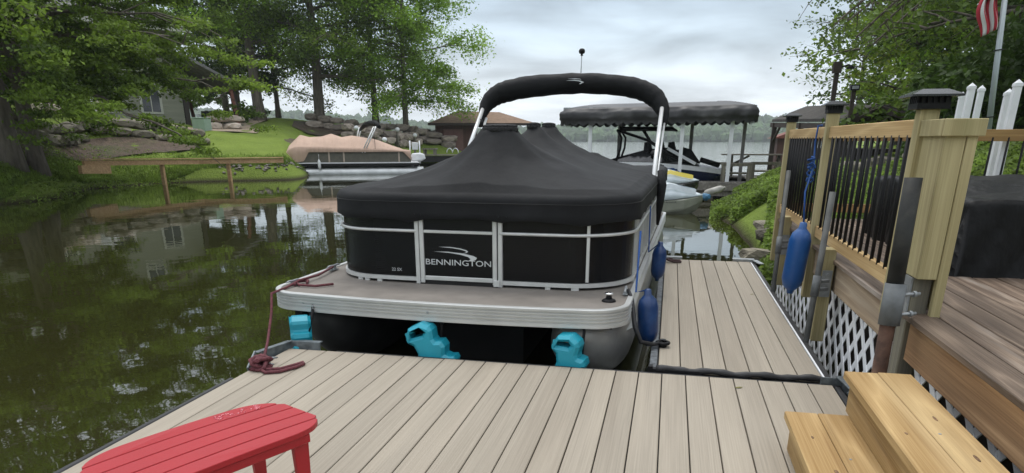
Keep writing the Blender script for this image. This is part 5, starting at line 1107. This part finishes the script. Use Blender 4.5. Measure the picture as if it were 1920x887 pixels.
for i, (s, lb) in enumerate(((.32, 'left of two dark crates on the shore dock'), )):
    w0 = u.lerp(v, s) + nrm_ * 1.2; mb = MB(); mb.box(w0.x-.5, w0.x+.5, w0.y-.3, w0.y+.3, w0.z+.35, w0.z+.45); mb.box(w0.x-.42, w0.x-.32, w0.y-.25, w0.y+.25, w0.z+.03, w0.z+.35); mb.box(w0.x+.32, w0.x+.42, w0.y-.25, w0.y+.25, w0.z+.03, w0.z+.35)
    tag(mb.build('bench', GREYW), 'low grey bench standing on the dock by the brown boathouse', 'bench')
# ------------------------------------------------------------------ tan covered pontoon boat
def tanboat():
    a = at(538, 325, 38.2); b = at(800, 327, 38.4); ex = (b - a); ex.z = 0; L_ = ex.length; ex.normalize(); ey = Vector((-ex.y, ex.x, 0)); O = Vector((a.x, a.y, WATER))
    t_ = thing('pontoon_boat', 'moored pontoon boat under a tan cover with white outboard motor', 'boat', O)
    def P(s, d, z): return O + ex * s + ey * d + Vector((0, 0, z))
    k = L_ / 270.0                                     # metres per photo pixel along the side
    HUL = mat('bright_hull', (.50, .52, .52), .35, .5, var=.12, scale=3)
    for d0 in (.25, 2.1):
        rings = []
        for t, rr, cz in ((0, .03, .38), (.012, .12, .30), (.03, .2, .2), (.06, .27, .11), (.1, .3, .07), (.9, .3, .07), (1, .28, .08)):
            rings.append([P(L_*t*.98, d0 + rr * math.cos(q_), cz + rr * math.sin(q_)) for q_ in [2*math.pi*i/16 for i in range(16)]])
        MB().loft(rings).build('pontoon', HUL, t_)
    def pb(mb, s0, s1, d0, d1, z0, z1):
        vs = [P(s, d, z) for z in (z0, z1) for s, d in ((s0, d0), (s1, d0), (s1, d1), (s0, d1))]; return mb.add(vs, [(3,2,1,0),(4,5,6,7),(0,1,5,4),(1,2,6,5),(2,3,7,6),(3,0,4,7)])
    pb(MB(), 10*k, 255*k, -.02, 2.4, .42, .56).build('deck_edge', DARKU, t_); pb(MB(), 12*k, 256*k, -.05, 2.43, .561, .61).build('rub_rail', WHITE, t_)
    pb(MB(), 28*k, 240*k, .04, .07, .62, 1.16).build('side_panel', mat('olive_panel', (.10, .095, .075), .6, var=.15), t_)
    for s in (80, 108, 215): pb(MB(), s*k, (s+3)*k, .02, .038, .62, 1.16).build('stanchion', mat('tan_strip', (.4, .33, .27), .6), t_)
    TAN = mat('tan_canvas', (.44, .31, .24), .85, 0, var=.12, scale=1.1, bump=.02, bscale=2.5, rnd=0)
    top = [(-6, .75), (6, 1.42), (29, 1.96), (47, 1.85), (70, 1.88), (89, 2.02), (108, 1.85), (129, 1.93), (148, 1.85), (171, 1.76), (187, 1.63), (203, 1.47), (233, 1.20), (243, 1.18)]
    side = [(0, .70), (12, .75), (28, .8), (40, 1.0), (240, 1.0)]
    ss = np.linspace(-6, 240, 90); rings = []
    for s in ss:
        z1 = np.interp(s, [p[0] for p in top], [p[1] for p in top]); f = min(1, max(.0, (s + 6) / 20)); f2 = min(1, (240 - s) / 6 + .3)
        zl = (.62 if s < 16 else np.interp(s, [16, 34, 44, 225, 240], [.62, .68, 1.12, 1.12, .72])); zsh = np.interp(s, [-6, 6, 20, 60, 180, 240], [.66, 1.2, 1.36, 1.36, 1.26, 1.15]); z1 = max(z1, zsh)
        hw = 1.22 * (.72 + .28 * f); wr = .02 * math.sin(s * .35) + .02 * math.sin(s * .83 + 1)
        r_ = []
        for u, zz in ((-1.02, zl), (-1.03, (zl + zsh) / 2), (-1.0, zsh), (-.93, zsh + .05), (-.7, zsh + (z1 - zsh) * .42 + wr), (-.35, zsh + (z1 - zsh) * .80 + wr), (0, z1), (.35, zsh + (z1 - zsh) * .80), (.7, zsh + (z1 - zsh) * .42), (.93, zsh + .05), (1.0, zsh), (1.02, zl)):
            r_.append(P(s * k, 1.2 + u * hw + (wr * .6 if abs(u) > .9 else 0), zz))
        rings.append(r_)
    MB().loft(rings, closed=False, caps=False).build('boat_cover', TAN, t_)
    pb(MB(), 238*k, 239.5*k, .1, 2.3, .62, 1.06).build('stern_curtain', TAN, t_)
    FR = mat('bright_pole', '')
    for s0, s1, d in ((145, 171, .02), (150, 175, .02), (136, 146, 2.3), (140, 150, 2.3)):
        mb = MB(); mb.tube([P(s0*k, d, 1.1 if d < 1 else 1.5), P(s1*k, d, 2.36)], .035, 8); mb.build('bimini_pole', FR, t_)
    mb = MB(); mb.tube([P(146*k, 2.4, 2.20), P(156*k, 1.8, 2.44), P(166*k, 1.2, 2.54), P(176*k, .5, 2.52), P(182*k, 0.0, 2.32)], [.06, .12, .14, .14, .08], 10); mb.build('bimini_boot', CLB, t_)
    mb = MB(); mb.tube([P(170*k, 0, 2.4), P(171*k, -.02, 1.15)], .012, 4); mb.build('strap', BLACKM, t_)
    s = 252; mb = MB(); q = [P((s + a)*k, 1.2, z) for a, z in ((-8, .85), (-4, 1.02), (12, 1.05), (20, .98), (22, .75), (14, .62), (-6, .62))]
    mb.loft([[p + ey * w_ + (c_m(q) - p) * sh for p in q] for w_, sh in ((-.24, .25), (-.2, 0), (.2, 0), (.24, .25))], smooth=False); mt = mb.build('outboard_cowl', WHITE, t_, bevel=.02)
    pb(MB(), (s-2)*k, (s+8)*k, 1.1, 1.3, -.3, .62).build('outboard_leg', BLACKM, t_)
    for s_, lb in ((62, 'left'),):
        c = P(s_*k, -.16, .52); fender(c, .075, .42, 'small white fender on the side of the tan covered boat', (0, 0), [c + Vector((0, .02, .5))], WHITE, WHITE)
def c_m(q): return sum(q, Vector()) / len(q)
tanboat()
# ------------------------------------------------------------------ canopy slip and grey dock at right
GREYB = wood('grey_dock_board', '6A6660', '96928A', 'y', ring=10, rnd=.1)
X0, X1, Y0, Y1 = -3.50, 2.44, 22.5, 25.6
gd = thing('boat_dock', 'weathered grey plank dock under the black canopy', 'dock', (0, 23, WATER))
n = 0
for (x0, x1, y0, y1) in ((-3.7, 2.5, 22.35, 23.2), (2.52, 4.6, 21.4, 27.6)):
    nb_ = int((x1 - x0) / .15); 
    for i in range(nb_):
        mb = MB(); mb.box(x0 + i*.15, x0 + i*.15 + .14, y0, y1, .16, .20); mb.build('board', GREYB, gd)
for i in range(13):
    mb = MB(); mb.box(-3.7, 2.5, 26.0 + i*.12, 26.0 + i*.12 + .11, .16, .20) if i < 10 else None
    if i < 10: mb.build('board', GREYB, gd)
mb = MB(); mb.box(-3.7, 2.5, 22.29, 22.34, -.03, .155); mb.build('fascia', GREYB, gd); mb = MB(); mb.box(2.52, 4.6, 21.33, 21.39, -.05, .155); mb.build('fascia', GREYB, gd)
mb = MB(); mb.box(-3.6, 2.5, 22.4, 22.44, -.2, -.04); mb.build('fascia', GREYB, gd)
for x, y in ((-3.3, 22.6), (-.6, 22.6), (1.2, 22.6), (2.7, 21.5), (4.4, 21.5), (2.7, 27)): 
    mb = MB(); mb.box(x-.12, x+.12, y-.12, y+.12, -1.2, .155); mb.build('piling', GREYW, gd)
mb = MB(); mb.box(-3.5, 4.4, 26.2, 27.4, -.2, .12); mb.box(2.6, 4.5, 21.6, 27.3, -.2, .12); mb.build('frame', DARKU, gd)
cn = thing('boat_canopy', 'black boat lift canopy with scalloped valance on white posts', 'canopy', (-.5, 24, .2))
def canopy():
    cxn, cyn = (X0 + X1) / 2, (Y0 + Y1) / 2; P = []
    r = .35
    def seg(ax, ay, bx, by): 
        n = max(2, int(math.hypot(bx-ax, by-ay) / .05)); return [(ax + (bx-ax)*i/n, ay + (by-ay)*i/n) for i in range(n)]
    def cor(cx_, cy_, a0): return [(cx_ + r*math.cos(a0 + i*math.pi/12), cy_ + r*math.sin(a0 + i*math.pi/12)) for i in range(6)]
    P = seg(X0+r, Y0, X1-r, Y0) + cor(X1-r, Y0+r, -math.pi/2) + seg(X1, Y0+r, X1, Y1-r) + cor(X1-r, Y1-r, 0) + seg(X1-r, Y1, X0+r, Y1) + cor(X0+r, Y1-r, math.pi/2) + seg(X0, Y1-r, X0, Y0+r) + cor(X0+r, Y0+r, math.pi)
    P = np.array(P); s = np.concatenate([[0], np.cumsum(np.hypot(*np.diff(P, axis=0).T))]); nx = P - np.array([cxn, cyn]); 
    rings = []; NN = len(P)
    w_ = .5*np.sin(s*4.1 + np.sin(s*1.7)) + .3*np.sin(s*9.3+1) + .2*np.sin(s*17)
    T = np.roll(P, -1, 0) - np.roll(P, 1, 0); T /= np.linalg.norm(T, axis=1)[:, None]; Nn = np.stack([T[:, 1], -T[:, 0]], -1)
    scal = np.abs(np.sin(s * math.pi / .27))
    zb = np.interp(P[:, 0], [X0, X1], [0, .08])
    for z, o, kk in ((1.90, .0, 1), (1.98, .0, 0), (2.00, .035, 0), (2.07, .02, 2), (2.15, .035, 3), (2.22, .0, 2), (2.27, -.08, 0)):
        wr = w_ * (.05 if kk >= 2 else .015); zz = z + zb + (-.09 * scal if kk == 1 else 0) + (w_ * .035 if kk >= 2 else 0)
        rings.append(np.stack([P[:, 0] + Nn[:, 0]*(o+wr), P[:, 1] + Nn[:, 1]*(o+wr), zz], -1))
    for t in np.linspace(.06, 1, 12):
        mx_ = np.clip(P[:, 0], cxn - 1.8, cxn + 1.8); my = np.full(NN, cyn); x = P[:, 0] + (mx_ - P[:, 0])*t; y = P[:, 1] + (my - P[:, 1])*t
        rings.append(np.stack([x, y, 2.29 + zb + .20 * math.sin(t*math.pi/2) + .012*w_*(1-t)], -1))
    V = np.concatenate(rings); m_ = len(rings); I = np.arange(m_*NN).reshape(m_, NN); J = np.roll(I, -1, 1); Fq = np.stack([I[:-1], J[:-1], J[1:], I[1:]], -1).reshape(-1, 4)
    npmesh('canopy_fabric', V, Fq, mat('canopy_vinyl', (.028, .028, .030), .5, 0, var=.3, scale=1.6, bump=.02, bscale=3, dirt=((.075, .074, .072), 1.1, .7)), cn, smooth=True)
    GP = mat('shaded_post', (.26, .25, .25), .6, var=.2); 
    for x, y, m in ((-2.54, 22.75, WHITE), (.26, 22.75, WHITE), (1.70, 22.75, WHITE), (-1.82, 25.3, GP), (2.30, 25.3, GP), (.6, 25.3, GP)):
        mb = MB(); mb.box(x-.055, x+.055, y-.055, y+.055, .2 if y < 24 else -.6, 2.35); mb.build('post', m, cn)
    mb = MB(); mb.box(X0+.1, X1-.1, 22.72, 22.80, 2.28, 2.36); mb.box(X0+.1, X1-.1, 25.26, 25.34, 2.28, 2.36); mb.build('frame_beam', STEEL, cn)
canopy()
# ------------------------------------------------------------------ wake boat
def wakeboat():
    O = Vector((-.6, 24.25, WATER)); t_ = thing('wakeboard_boat', 'black and white wakeboard boat with tower and small bimini under the canopy', 'boat', O)
    def S(s, half, zs, zc, zk): # station: ring (port to starboard over bottom)
        return [(s, -half, zs), (s, -half*1.02, (zs+zc)/2), (s, -half*.86, zc), (s, 0, zk), (s, half*.86, zc), (s, half*1.02, (zs+zc)/2), (s, half, zs)]
    st = [S(-2.9, 1.05, 1.02, .1, -.25), S(-1.5, 1.15, 1.05, .08, -.32), (S(0, 1.15, 1.03, .1, -.32)), S(1.0, .98, .96, .18, -.25), S(1.7, .68, .88, .32, -.1), S(2.2, .36, .80, .5, .2), S(2.5, .05, .74, .66, .6)]
    tr = lambda r: [tuple(Vector(p) + O) for p in r]
    HB = mat('navy_black_gelcoat', (.012, .017, .05), .2, 0, var=.1, coat=.5); mb = MB(); mb.loft([tr(r) for r in st], closed=False, caps=False); mb.add([Vector(p) + O for p in st[0]], [tuple(range(7))]); mb.build('hull', HB, t_)
    # white sheer band + deck
    for sg in (-1, 1):
        mb = MB(); mb.loft([[Vector((r[0][0], sg*(abs(r[0][1])+.012), r[0][2]-.13)) + O, Vector((r[0][0], sg*(abs(r[0][1])+.014), r[0][2]+.01)) + O] for r in st], closed=False, caps=False, smooth=False); mb.build('sheer_band', WHITE, t_)
    mb = MB(); mb.loft([[Vector((r[0][0], -abs(r[0][1]), r[0][2]+.012)) + O, Vector((r[0][0], 0, r[0][2]+.06)) + O, Vector((r[0][0], abs(r[0][1]), r[0][2]+.012)) + O] for r in st], closed=False, caps=False); mb.build('top_deck', mat('dark_deck', (.05, .05, .052), .4), t_)
    GL = mat('tinted_windshield', (.02, .022, .024), .1, var=.1, spec=.8)
    for sg in (-1, 1):
        mb = MB(); mb.loft([[Vector((s, sg*w0, z0)) + O, Vector((s, sg*w1, z1)) + O] for s, w0, z0, w1, z1 in ((-1.3, 1.05, 1.05, 1.0, 1.12), (-.4, 1.0, 1.05, .86, 1.34), (.3, .9, 1.05, .74, 1.45), (.9, .55, 1.05, .38, 1.36))], closed=False, caps=False, smooth=False); mb.build('windshield', GL, t_)
        mb = MB(); mb.tube([Vector((s, sg*w1, z1)) + O for s, w1, z1 in ((-1.4, 1.02, 1.08), (-.4, .86, 1.35), (.3, .74, 1.46), (.9, .38, 1.37))], .022, 6); mb.build('windshield_frame', BLACKM, t_)
        mb = MB(); mb.bar(Vector((.45, sg*.72, 1.46)) + O, Vector((1.35, sg*.84, 1.0)) + O, .05, .09); mb.build('sport_pillar', WHITE, t_)
        mb = MB(); mb.tube([Vector(p) + O for p in ((-1.15, sg*1.05, 1.05), (-1.02, sg*1.04, 1.45), (-1.0, sg*.98, 1.78), (-1.15, sg*.85, 2.0))], .035, 8)
        mb.tube([Vector(p) + O for p in ((-1.15, sg*.85, 2.0), (-.2, sg*.9, 1.7), (.55, sg*1.0, 1.25), (.9, sg*1.0, 1.08))], .035, 8)
        mb.tube([Vector(p) + O for p in ((-.1, sg*.88, 1.28), (-.15, sg*.85, 1.7), (-.35, sg*.8, 1.99))], .028, 8); mb.build('tower_arm', BLACKM, t_)
    mb = MB(); mb.tube([Vector((-1.15, -.85, 2.0)) + O, Vector((-1.15, .85, 2.0)) + O], .035, 8); mb.build('tower_crossbar', BLACKM, t_)
    mb = MB(); mb.loft([[Vector((s, w_*sg_, 1.99 + h_)) + O for w_, sg_, h_ in ((.85, -1, 0), (.45, -1, .13), (.45, 1, .13), (.85, 1, 0), (.45, 1, .05), (.45, -1, .05))] for s in (-1.1, -.9, 0, .55)] + [[Vector((.72, w_*sg_*.8, 1.97 + h_*.3)) + O for w_, sg_, h_ in ((.85, -1, 0), (.45, -1, .13), (.45, 1, .13), (.85, 1, 0), (.45, 1, .05), (.45, -1, .05))]]); mb.build('tower_bimini', CLB, t_)
    for s, d in ((-.15, -.5), (.25, -.2), (.6, .4)):
        mb = MB(); mb.tube([Vector((s, d, 1.0)) + O, Vector((s, d, 1.3)) + O, Vector((s-.05, d, 1.65)) + O], [.16, .17, .10], 10); mb.build('seat', mat('dark_vinyl_seat', (.02, .02, .022), .5), t_)
    mb = MB(); mb.loft([[Vector((s, w_, z)) + O for w_, z in ((-h_, 1.0), (-h_*.8, z_), (h_*.8, z_), (h_, 1.0))] for s, h_, z_ in ((.9, .6, 1.5), (1.2, .7, 1.42), (1.45, .7, 1.1), (1.5, .6, 1.02))]); mb.build('bow_cover', CLB, t_)
    mb = MB(); mb.tube([Vector((1.5, -.55, 1.12)) + O, Vector((2.1, -.42, .95)) + O], .08, 8); mb.build('rolled_board', BLACKM, t_)
wakeboat()
def bundle(c, r, m, label, name, cat, seed):
    b = bmesh.new(); bmesh.ops.create_icosphere(b, subdivisions=3, radius=1); rr = random.Random(seed)
    for v in b.verts:
        p = v.co; k = 1 + .16*math.sin(p.x*7+seed)*math.sin(p.z*6) + .08*math.sin(p.y*13+p.x*9); v.co = Vector((p.x*r[0]*k, p.y*r[1]*k, p.z*r[2]*k + r[2]*.9))
    me = bpy.data.meshes.new(name); b.to_mesh(me); b.free(); me.materials.append(m)
    for p in me.polygons: p.use_smooth = True
    return tag(link(name, me, None, c), label, cat)
bundle(Vector((-.02, 22.75, .20)), (.42, .22, .20), BLUE, 'crumpled blue tarp lying on the grey dock beside the middle white post', 'folded_tarp', 'tarp', 4)
bundle(Vector((-2.35, 22.8, .20)), (.25, .18, .14), BLUE, 'small blue bundle on the grey dock by the left white post', 'folded_tarp', 'tarp', 9)
# ------------------------------------------------------------------ jet skis
def jetski(O, rz, label, body, accent, seatc, deckc):
    t_ = thing('jet_ski', label, 'jet ski', O, rz, 'jet skis moored by the grey dock')
    def sec(s, w_, z0, z1, z2): return [(s, -w_*.55, z0), (s, -w_, z1), (s, -w_*.97, z2), (s, w_*.97, z2), (s, w_, z1), (s, w_*.55, z0)]
    mb = MB(); mb.loft([sec(-1.5, .52, -.2, .0, .32), sec(-.6, .56, -.22, .0, .34), sec(.4, .54, -.22, .04, .36), sec(1.0, .42, -.15, .14, .42), sec(1.35, .22, .08, .28, .48), sec(1.5, .06, .3, .4, .5)], smooth=False); mb.build('hull', deckc, t_, local=True, bevel=.03)
    def dk(s, w_, z0, z1, e=.6): return [(s, -w_, z0), (s, -w_*e*1.15, z0 + (z1-z0)*.55), (s, -w_*e*.5, z1), (s, w_*e*.5, z1), (s, w_*e*1.15, z0 + (z1-z0)*.55), (s, w_, z0)]
    mb = MB(); mb.loft([dk(-1.48, .5, .33, .40), dk(-.5, .54, .35, .44), dk(.1, .53, .37, .62), dk(.45, .5, .38, .86), dk(.75, .45, .41, .80), dk(1.1, .34, .45, .66), dk(1.38, .18, .49, .56), dk(1.5, .05, .5, .52)]); mb.build('deck_shell', body, t_, local=True)
    mb = MB(); mb.loft([dk(-1.4, .2, .40, .60, .9), dk(-1.0, .22, .43, .72, .9), dk(-.4, .2, .44, .70, .9), dk(.05, .2, .5, .84, .9), dk(.3, .14, .6, .92, .9)]); mb.build('seat', seatc, t_, local=True)
    for sg in (-1, 1):
        mb = MB(); mb.loft([[(s, sg*w_, z), (s, sg*(w_-.07), z+.12)] for s, w_, z in ((-.6, .50, .42), (.2, .43, .60), (.6, .36, .70), (1.0, .29, .60), (1.3, .2, .54))], closed=False, caps=False); mb.v = [(x, y + sg*.012, z+.012) for x, y, z in mb.v]; mb.build('stripe', accent, t_, local=True)
        mb = MB(); mb.box(.30, .40, sg*.36-.05, sg*.36+.05, .88, .98); mb.build('mirror', BLACKM, t_, local=True)
    mb = MB(); mb.tube([(.28, -.36, .97), (.32, -.15, .93), (.36, 0, .88), (.32, .15, .93), (.28, .36, .97)], .025, 8); mb.build('handlebar', BLACKM, t_, local=True)
    t_.scale = (.92, .92, .86)
    return t_
WB = mat('white_blue_gelcoat', (.55, .62, .66), .25, var=.08, coat=.4); YL = mat('yellow_gelcoat', (.62, .50, .06), .3, var=.05, coat=.4); GH = mat('grey_green_hull', (.20, .21, .17), .35, var=.1); BS = mat('dark_seat', (.05, .05, .05), .6, var=.2)
p = atY(1326, 388, 17.9); js = jetski(Vector((p.x - 1.5, 18.0, WATER)), R(3), 'white and pale blue jet ski nearest the open water gap', WB, mat('pale_stripe', (.42, .47, .50), .4), WB, GH)
text('lettering', 'YAMAHA', .34, .052, BLACKM, Matrix.Translation((.62, -.545, .335)) @ Matrix.Rotation(R(90), 4, 'X'), js)
p = atY(1318, 356, 20.4); jetski(Vector((p.x - 1.5, 20.4, WATER + .22)), R(5), 'yellow and black jet ski behind the white one', WB, YL, BS, mat('black_gelcoat', (.02, .02, .02), .25, coat=.4))
c = atY(1338, 358, 19.6); fender(c, .09, .5, 'weathered white cylinder fender against the grey dock fascia', (0, R(72)), None, mat('dirty_white_vinyl', (.34, .33, .30), .6, var=.25))
c = atY(1322, 368, 18.6); bundle(c - Vector((0, 0, .1)), (.14, .12, .09), mat('light_blue_cloth', (.05, .16, .28), .6), 'blue cloth draped over the nose of the white jet ski', 'draped_cloth', 'cloth', 6)
# ------------------------------------------------------------------ picnic table, dock chairs
pt = thing('picnic_table', 'grey wooden picnic table on the far part of the right dock', 'table', (2.9, 26.9, .2))
for i in range(5):
    mb = MB(); mb.box(1.75, 4.0, 26.55 + i*.145, 26.55 + i*.145 + .13, .90, .94); mb.build('tabletop_board', GREYW, pt)
for y in (26.2, 27.35):
    mb = MB(); mb.box(1.6, 4.0, y, y+.24, .60, .64); mb.build('bench_board', GREYW, pt)
for x in (2.1, 3.7):
    mb = MB(); mb.bar((x, 26.3, .2), (x, 26.85, .9), .08, .09); mb.bar((x, 27.5, .2), (x, 26.95, .9), .08, .09); mb.bar((x, 26.15, .57), (x, 27.65, .57), .05, .09); mb.bar((x+.1, 26.9, .62), (x+.6, 26.9, .88), .05, .07); mb.build('frame_leg', GREYW, pt)
for i, (x, y, lb) in enumerate(((1.95, 22.8, 'low grey wooden arm frame beside the right white post'), (3.0, 24.6, 'grey wooden arm frame of a bench farther right on the dock'))):
    t_ = thing('dock_bench', lb, 'bench', (x, y, .2), group='grey benches on the right dock')
    mb = MB(); mb.box(x-.45, x+.45, y-.05, y+.05, .66, .74); mb.build('arm', GREYW, t_)
    for s in (-.38, .38):
        mb = MB(); mb.box(x+s-.06, x+s+.06, y-.06, y+.06, .2, .66); mb.build('leg', GREYW, t_)
    mb = MB(); mb.box(x-.38, x+.38, y+.06, y+.5, .42, .47); mb.build('seat', GREYW, t_)
# ------------------------------------------------------------------ right bank structures
DS = mat('dark_shingles', (.048, .043, .038), .95, 0, var=.3, scale=3, bump=.03, bscale=9); DKW = mat('dark_timber', (.045, .034, .028), .85, var=.2)
A1 = at(1582, 222, 22); P1_ = at(1650, 193, 22.4); B1 = at(1742, 222, 21.5); L1 = at(1448, 224, 30); R1 = at(1512, 199, 30.5); K1 = B1 + (L1 - A1)
t_ = thing('open_boathouse', 'dark shingled open-sided boathouse roof on timber posts behind the railing', 'building', Vector((P1_.x, P1_.y, .4)))
def slab(mb, q, th=.09): v = [Vector(p) for p in q] + [Vector(p) - Vector((0, 0, th)) for p in q]; return mb.add(v, [(0,1,2,3),(7,6,5,4),(0,4,5,1),(1,5,6,2),(2,6,7,3),(3,7,4,0)])
slab(MB(), (A1, P1_, R1, L1)).build('roof', DS, t_); slab(MB(), (P1_ + Vector((.01, 0, 0)), B1, K1, R1 + Vector((.01, 0, 0)))).build('roof', DS, t_)
for a, b in ((A1, P1_), (P1_, B1)):
    mb = MB(); mb.bar(a - Vector((0, .06, .14)), b - Vector((0, .06, .14)), .05, .16); mb.build('fascia', DKW, t_)
mb = MB(); mb.bar(A1 - Vector((0, -.1, .2)), L1 - Vector((0, -.1, .2)), .08, .16); mb.bar(A1 - Vector((0, 0, .25)), B1 - Vector((0, 0, .25)), .1, .16); mb.build('beam', DKW, t_)
for p in (A1.lerp(B1, .04), B1.lerp(A1, .05), L1.lerp(A1, .06), K1.lerp(B1, .06), A1.lerp(L1, .5)):
    g = float(height(p.x, p.y)); mb = MB(); mb.box(p.x-.08, p.x+.08, p.y-.08, p.y+.08, min(g, -.2) - .3, p.z - .12); mb.build('post', DKW, t_)
mb = MB(); u = L1.lerp(A1, .06); mb.bar(u - Vector((0, 0, .8)), u.lerp(A1, .12) - Vector((0, 0, .2)), .07, .07); mb.build('brace', DKW, t_)
p = A1.lerp(K1, .5); mb = MB(); mb.box(p.x-.9, p.x+1.8, p.y-1, p.y+2.5, -.3, 1.15); mb.build('back_wall', DKW, t_)
# stone edging and pale slab below it
wall('grey stone retaining edge in front of the dark boathouse', [(1570, 17.5), (1640, 17.2), (1720, 16.8)], 1, .28, .5, 'd', 12, thick=.35)
patch('patio_slab', 'pale concrete walk on the right bank', [(1600, 16.2), (1725, 15.6), (1725, 16.4), (1600, 16.9)], mat('concrete', (.42, .41, .38), .9, var=.1), .04)
t_ = thing('small_boathouse', 'tiny distant hut with red-brown roof across the water at right', 'building', at(1463, 285, 60)); u = wl(t_)
mb = MB(); mb.box(u.x-.3, u.x+2.2, u.y, u.y+3, WATER, u.z+1.0); mb.build('wall', BRW, t_); mb = MB(); mb.add([(u.x-.7, u.y-.4, u.z+1.0), (u.x+2.6, u.y-.4, u.z+1.0), (u.x+2.6, u.y+3.4, u.z+1.0), (u.x-.7, u.y+3.4, u.z+1.0), (u.x+.95, u.y-.4, u.z+1.6), (u.x+.95, u.y+3.4, u.z+1.6)], [(3,2,1,0),(0,1,4),(1,2,5,4),(2,3,5),(3,0,4,5)]); mb.build('roof', mat('rust_roof', (.16, .05, .035), .8), t_)
# poles with lamps
def lamp_pole(px, ptop, pbase, D, w_, label, head):
    a = at(px, ptop, D); b = at(px - 4, pbase, D); a.x, a.y = b.x, b.y; g = float(height(b.x, b.y)); t_ = thing('lamp_pole', label, 'lamp post', (b.x, b.y, g), group='dark wooden lamp poles on the right bank')
    mb = MB(); mb.box(b.x-w_, b.x+w_, b.y-w_, b.y+w_, g-.3, a.z); mb.build('pole', DKW, t_)
    if head: 
        mb = MB(); mb.box(b.x-w_*2.0, b.x+w_*1.7, b.y-w_*2, b.y+w_*2, a.z-.28, a.z+.02); mb.build('pole_box', DKW, t_); mb = MB(); mb.tube([(b.x+.1, b.y, a.z-.12), (b.x+.3, b.y, a.z-.06), (b.x+.42, b.y, a.z-.14)], .025, 6); mb.lathe([(.03, .06), (.13, -.02), (.10, -.04)], (b.x+.36, b.y, a.z-.13), 10); mb.build('lamp_head', BLACKM, t_)
    else:
        mb = MB(); mb.box(b.x-.11, b.x+.11, b.y-.14, b.y+.06, a.z, a.z+.14); mb.build('lamp_head', BLACKM, t_); mb = MB(); mb.box(b.x-.08, b.x+.08, b.y-.152, b.y-.141, a.z+.03, a.z+.11); mb.build('lens', STEEL, t_)
lamp_pole(1560, 118, 225, 24, .06, 'taller dark pole with a box and hooded lamp on top', True)
lamp_pole(1594, 170, 240, 22, .05, 'shorter dark pole topped by a square floodlight', False)
# white vinyl posts
def vpost(px, ptop, pbot, D, label, w_=.034):
    b = at(px, pbot, D); a = at(px, ptop, D); g = float(height(b.x, b.y)); t_ = thing('vinyl_post', label, 'post', (b.x, b.y, g), group='white vinyl posts on the slope')
    mb = MB(); mb.box(b.x-w_, b.x+w_, b.y-w_, b.y+w_, g-.2, a.z); mb.build('post', WHITE, t_, bevel=.004); mb = MB(); mb.box(b.x-w_*1.12, b.x+w_*1.12, b.y-w_*1.12, b.y+w_*1.12, a.z, a.z+.03)
    mb.add([(b.x-w_, b.y-w_, a.z+.031), (b.x+w_, b.y-w_, a.z+.031), (b.x+w_, b.y+w_, a.z+.031), (b.x-w_, b.y+w_, a.z+.031), (b.x, b.y, a.z+.07)], [(0,1,4),(1,2,4),(2,3,4),(3,0,4)]); mb.build('post_cap', WHITE, t_)
vpost(1804, 168, 250, 10.0, 'white vinyl post rising just behind the newel cap'); vpost(1823, 172, 250, 10.4, 'white vinyl post right of the newel cap', .030); vpost(1790, 184, 250, 10.4, 'short white vinyl post half hidden behind the newel cap', .030)
vpost(1872, 180, 262, 9.4, 'shorter white vinyl post right of the flagpole'); vpost(1885, 163, 262, 9.2, 'taller white vinyl post nearest the right edge')
# flagpole with flag
f0 = at(1846, 300, 13.5); g = float(height(f0.x, f0.y)); f1 = at(1884, 0, 13.5); d = (f1 - f0); fz = thing('flagpole', 'slim grey flagpole leaning slightly on the right bank', 'flagpole', (f0.x, f0.y, g))
tp_ = f0 + d * 1.25; mb = MB(); mb.tube([f0 - d * .1, tp_], [.045, .035], 12); mb.build('pole', mat('grey_pole', (.34, .38, .40), .4, .4, var=.05), fz)
mb = MB(); 
for u in (.28, .70): c = f0 + d * u; mb.tube([c - d*.003, c + d*.003], .06, 10)
mb.build('pole_clamp', BLACKM, fz)
fl = thing('flag', 'limp red and white striped flag hanging at the top of the flagpole', 'flag', f0 + d * .9)
topf = f0 + d * 1.13; drop = .62
FRED = mat('flag_red', (.42, .03, .05), .85, var=.08); FWH = mat('flag_white', (.68, .68, .70), .85, var=.05); FBL = mat('flag_blue', (.02, .04, .16), .85)
for i in range(9):
    mb = MB(); rings = []
    for k in range(15):
        u = k / 14; row = []
        for j in (0, .5, 1):
            w0 = (i + j) / 9; fx = -.27 * w0 * (1 - .25 * u) - .02; fold = .06 * math.sin(w0 * 13 + u * 2); row.append(topf + d * (-.02) + Vector((fx - .04 * math.sin(u * 5), fold, -drop * u * (1 - .18 * w0) - .22 * w0)))
        rings.append(row)
    mb.loft([r_ + [p + Vector((0, .006, 0)) for p in r_[::-1]] for r_ in rings]); mb.build('stripe', FRED if i % 2 == 0 else FWH, fl)
mb = MB(); mb.loft([[topf + Vector((-.02 - .22*j, .06*math.sin(j*5) - .012, -.28*u)) for j in (0, .5, 1)] + [topf + Vector((-.02 - .22*j, .06*math.sin(j*5) + .02, -.28*u)) for j in (1, .5, 0)] for u in (0, .5, 1)]); mb.build('canton', FBL, fl)
# grey fallen branch / kayak end peeking at the far right
# ------------------------------------------------------------------ haze over the lake
hz = MB(); hz.box(-2700, 2700, -2700, 2700, -2.3, 75); hz = tag(link('haze', hz.mesh('haze', None)), 'thin pale haze over the lake', kind='stuff')
hm = bpy.data.materials.new('haze'); hm.use_nodes = True; hm.node_tree.nodes.clear(); ho = hm.node_tree.nodes.new('ShaderNodeOutputMaterial'); pv = hm.node_tree.nodes.new('ShaderNodeVolumePrincipled')
pv.inputs['Color'].default_value = (.86, .92, .96, 1); pv.inputs['Density'].default_value = .00036; pv.inputs['Anisotropy'].default_value = .2
hm.node_tree.links.new(pv.outputs[0], ho.inputs['Volume']); hz.data.materials.append(hm)
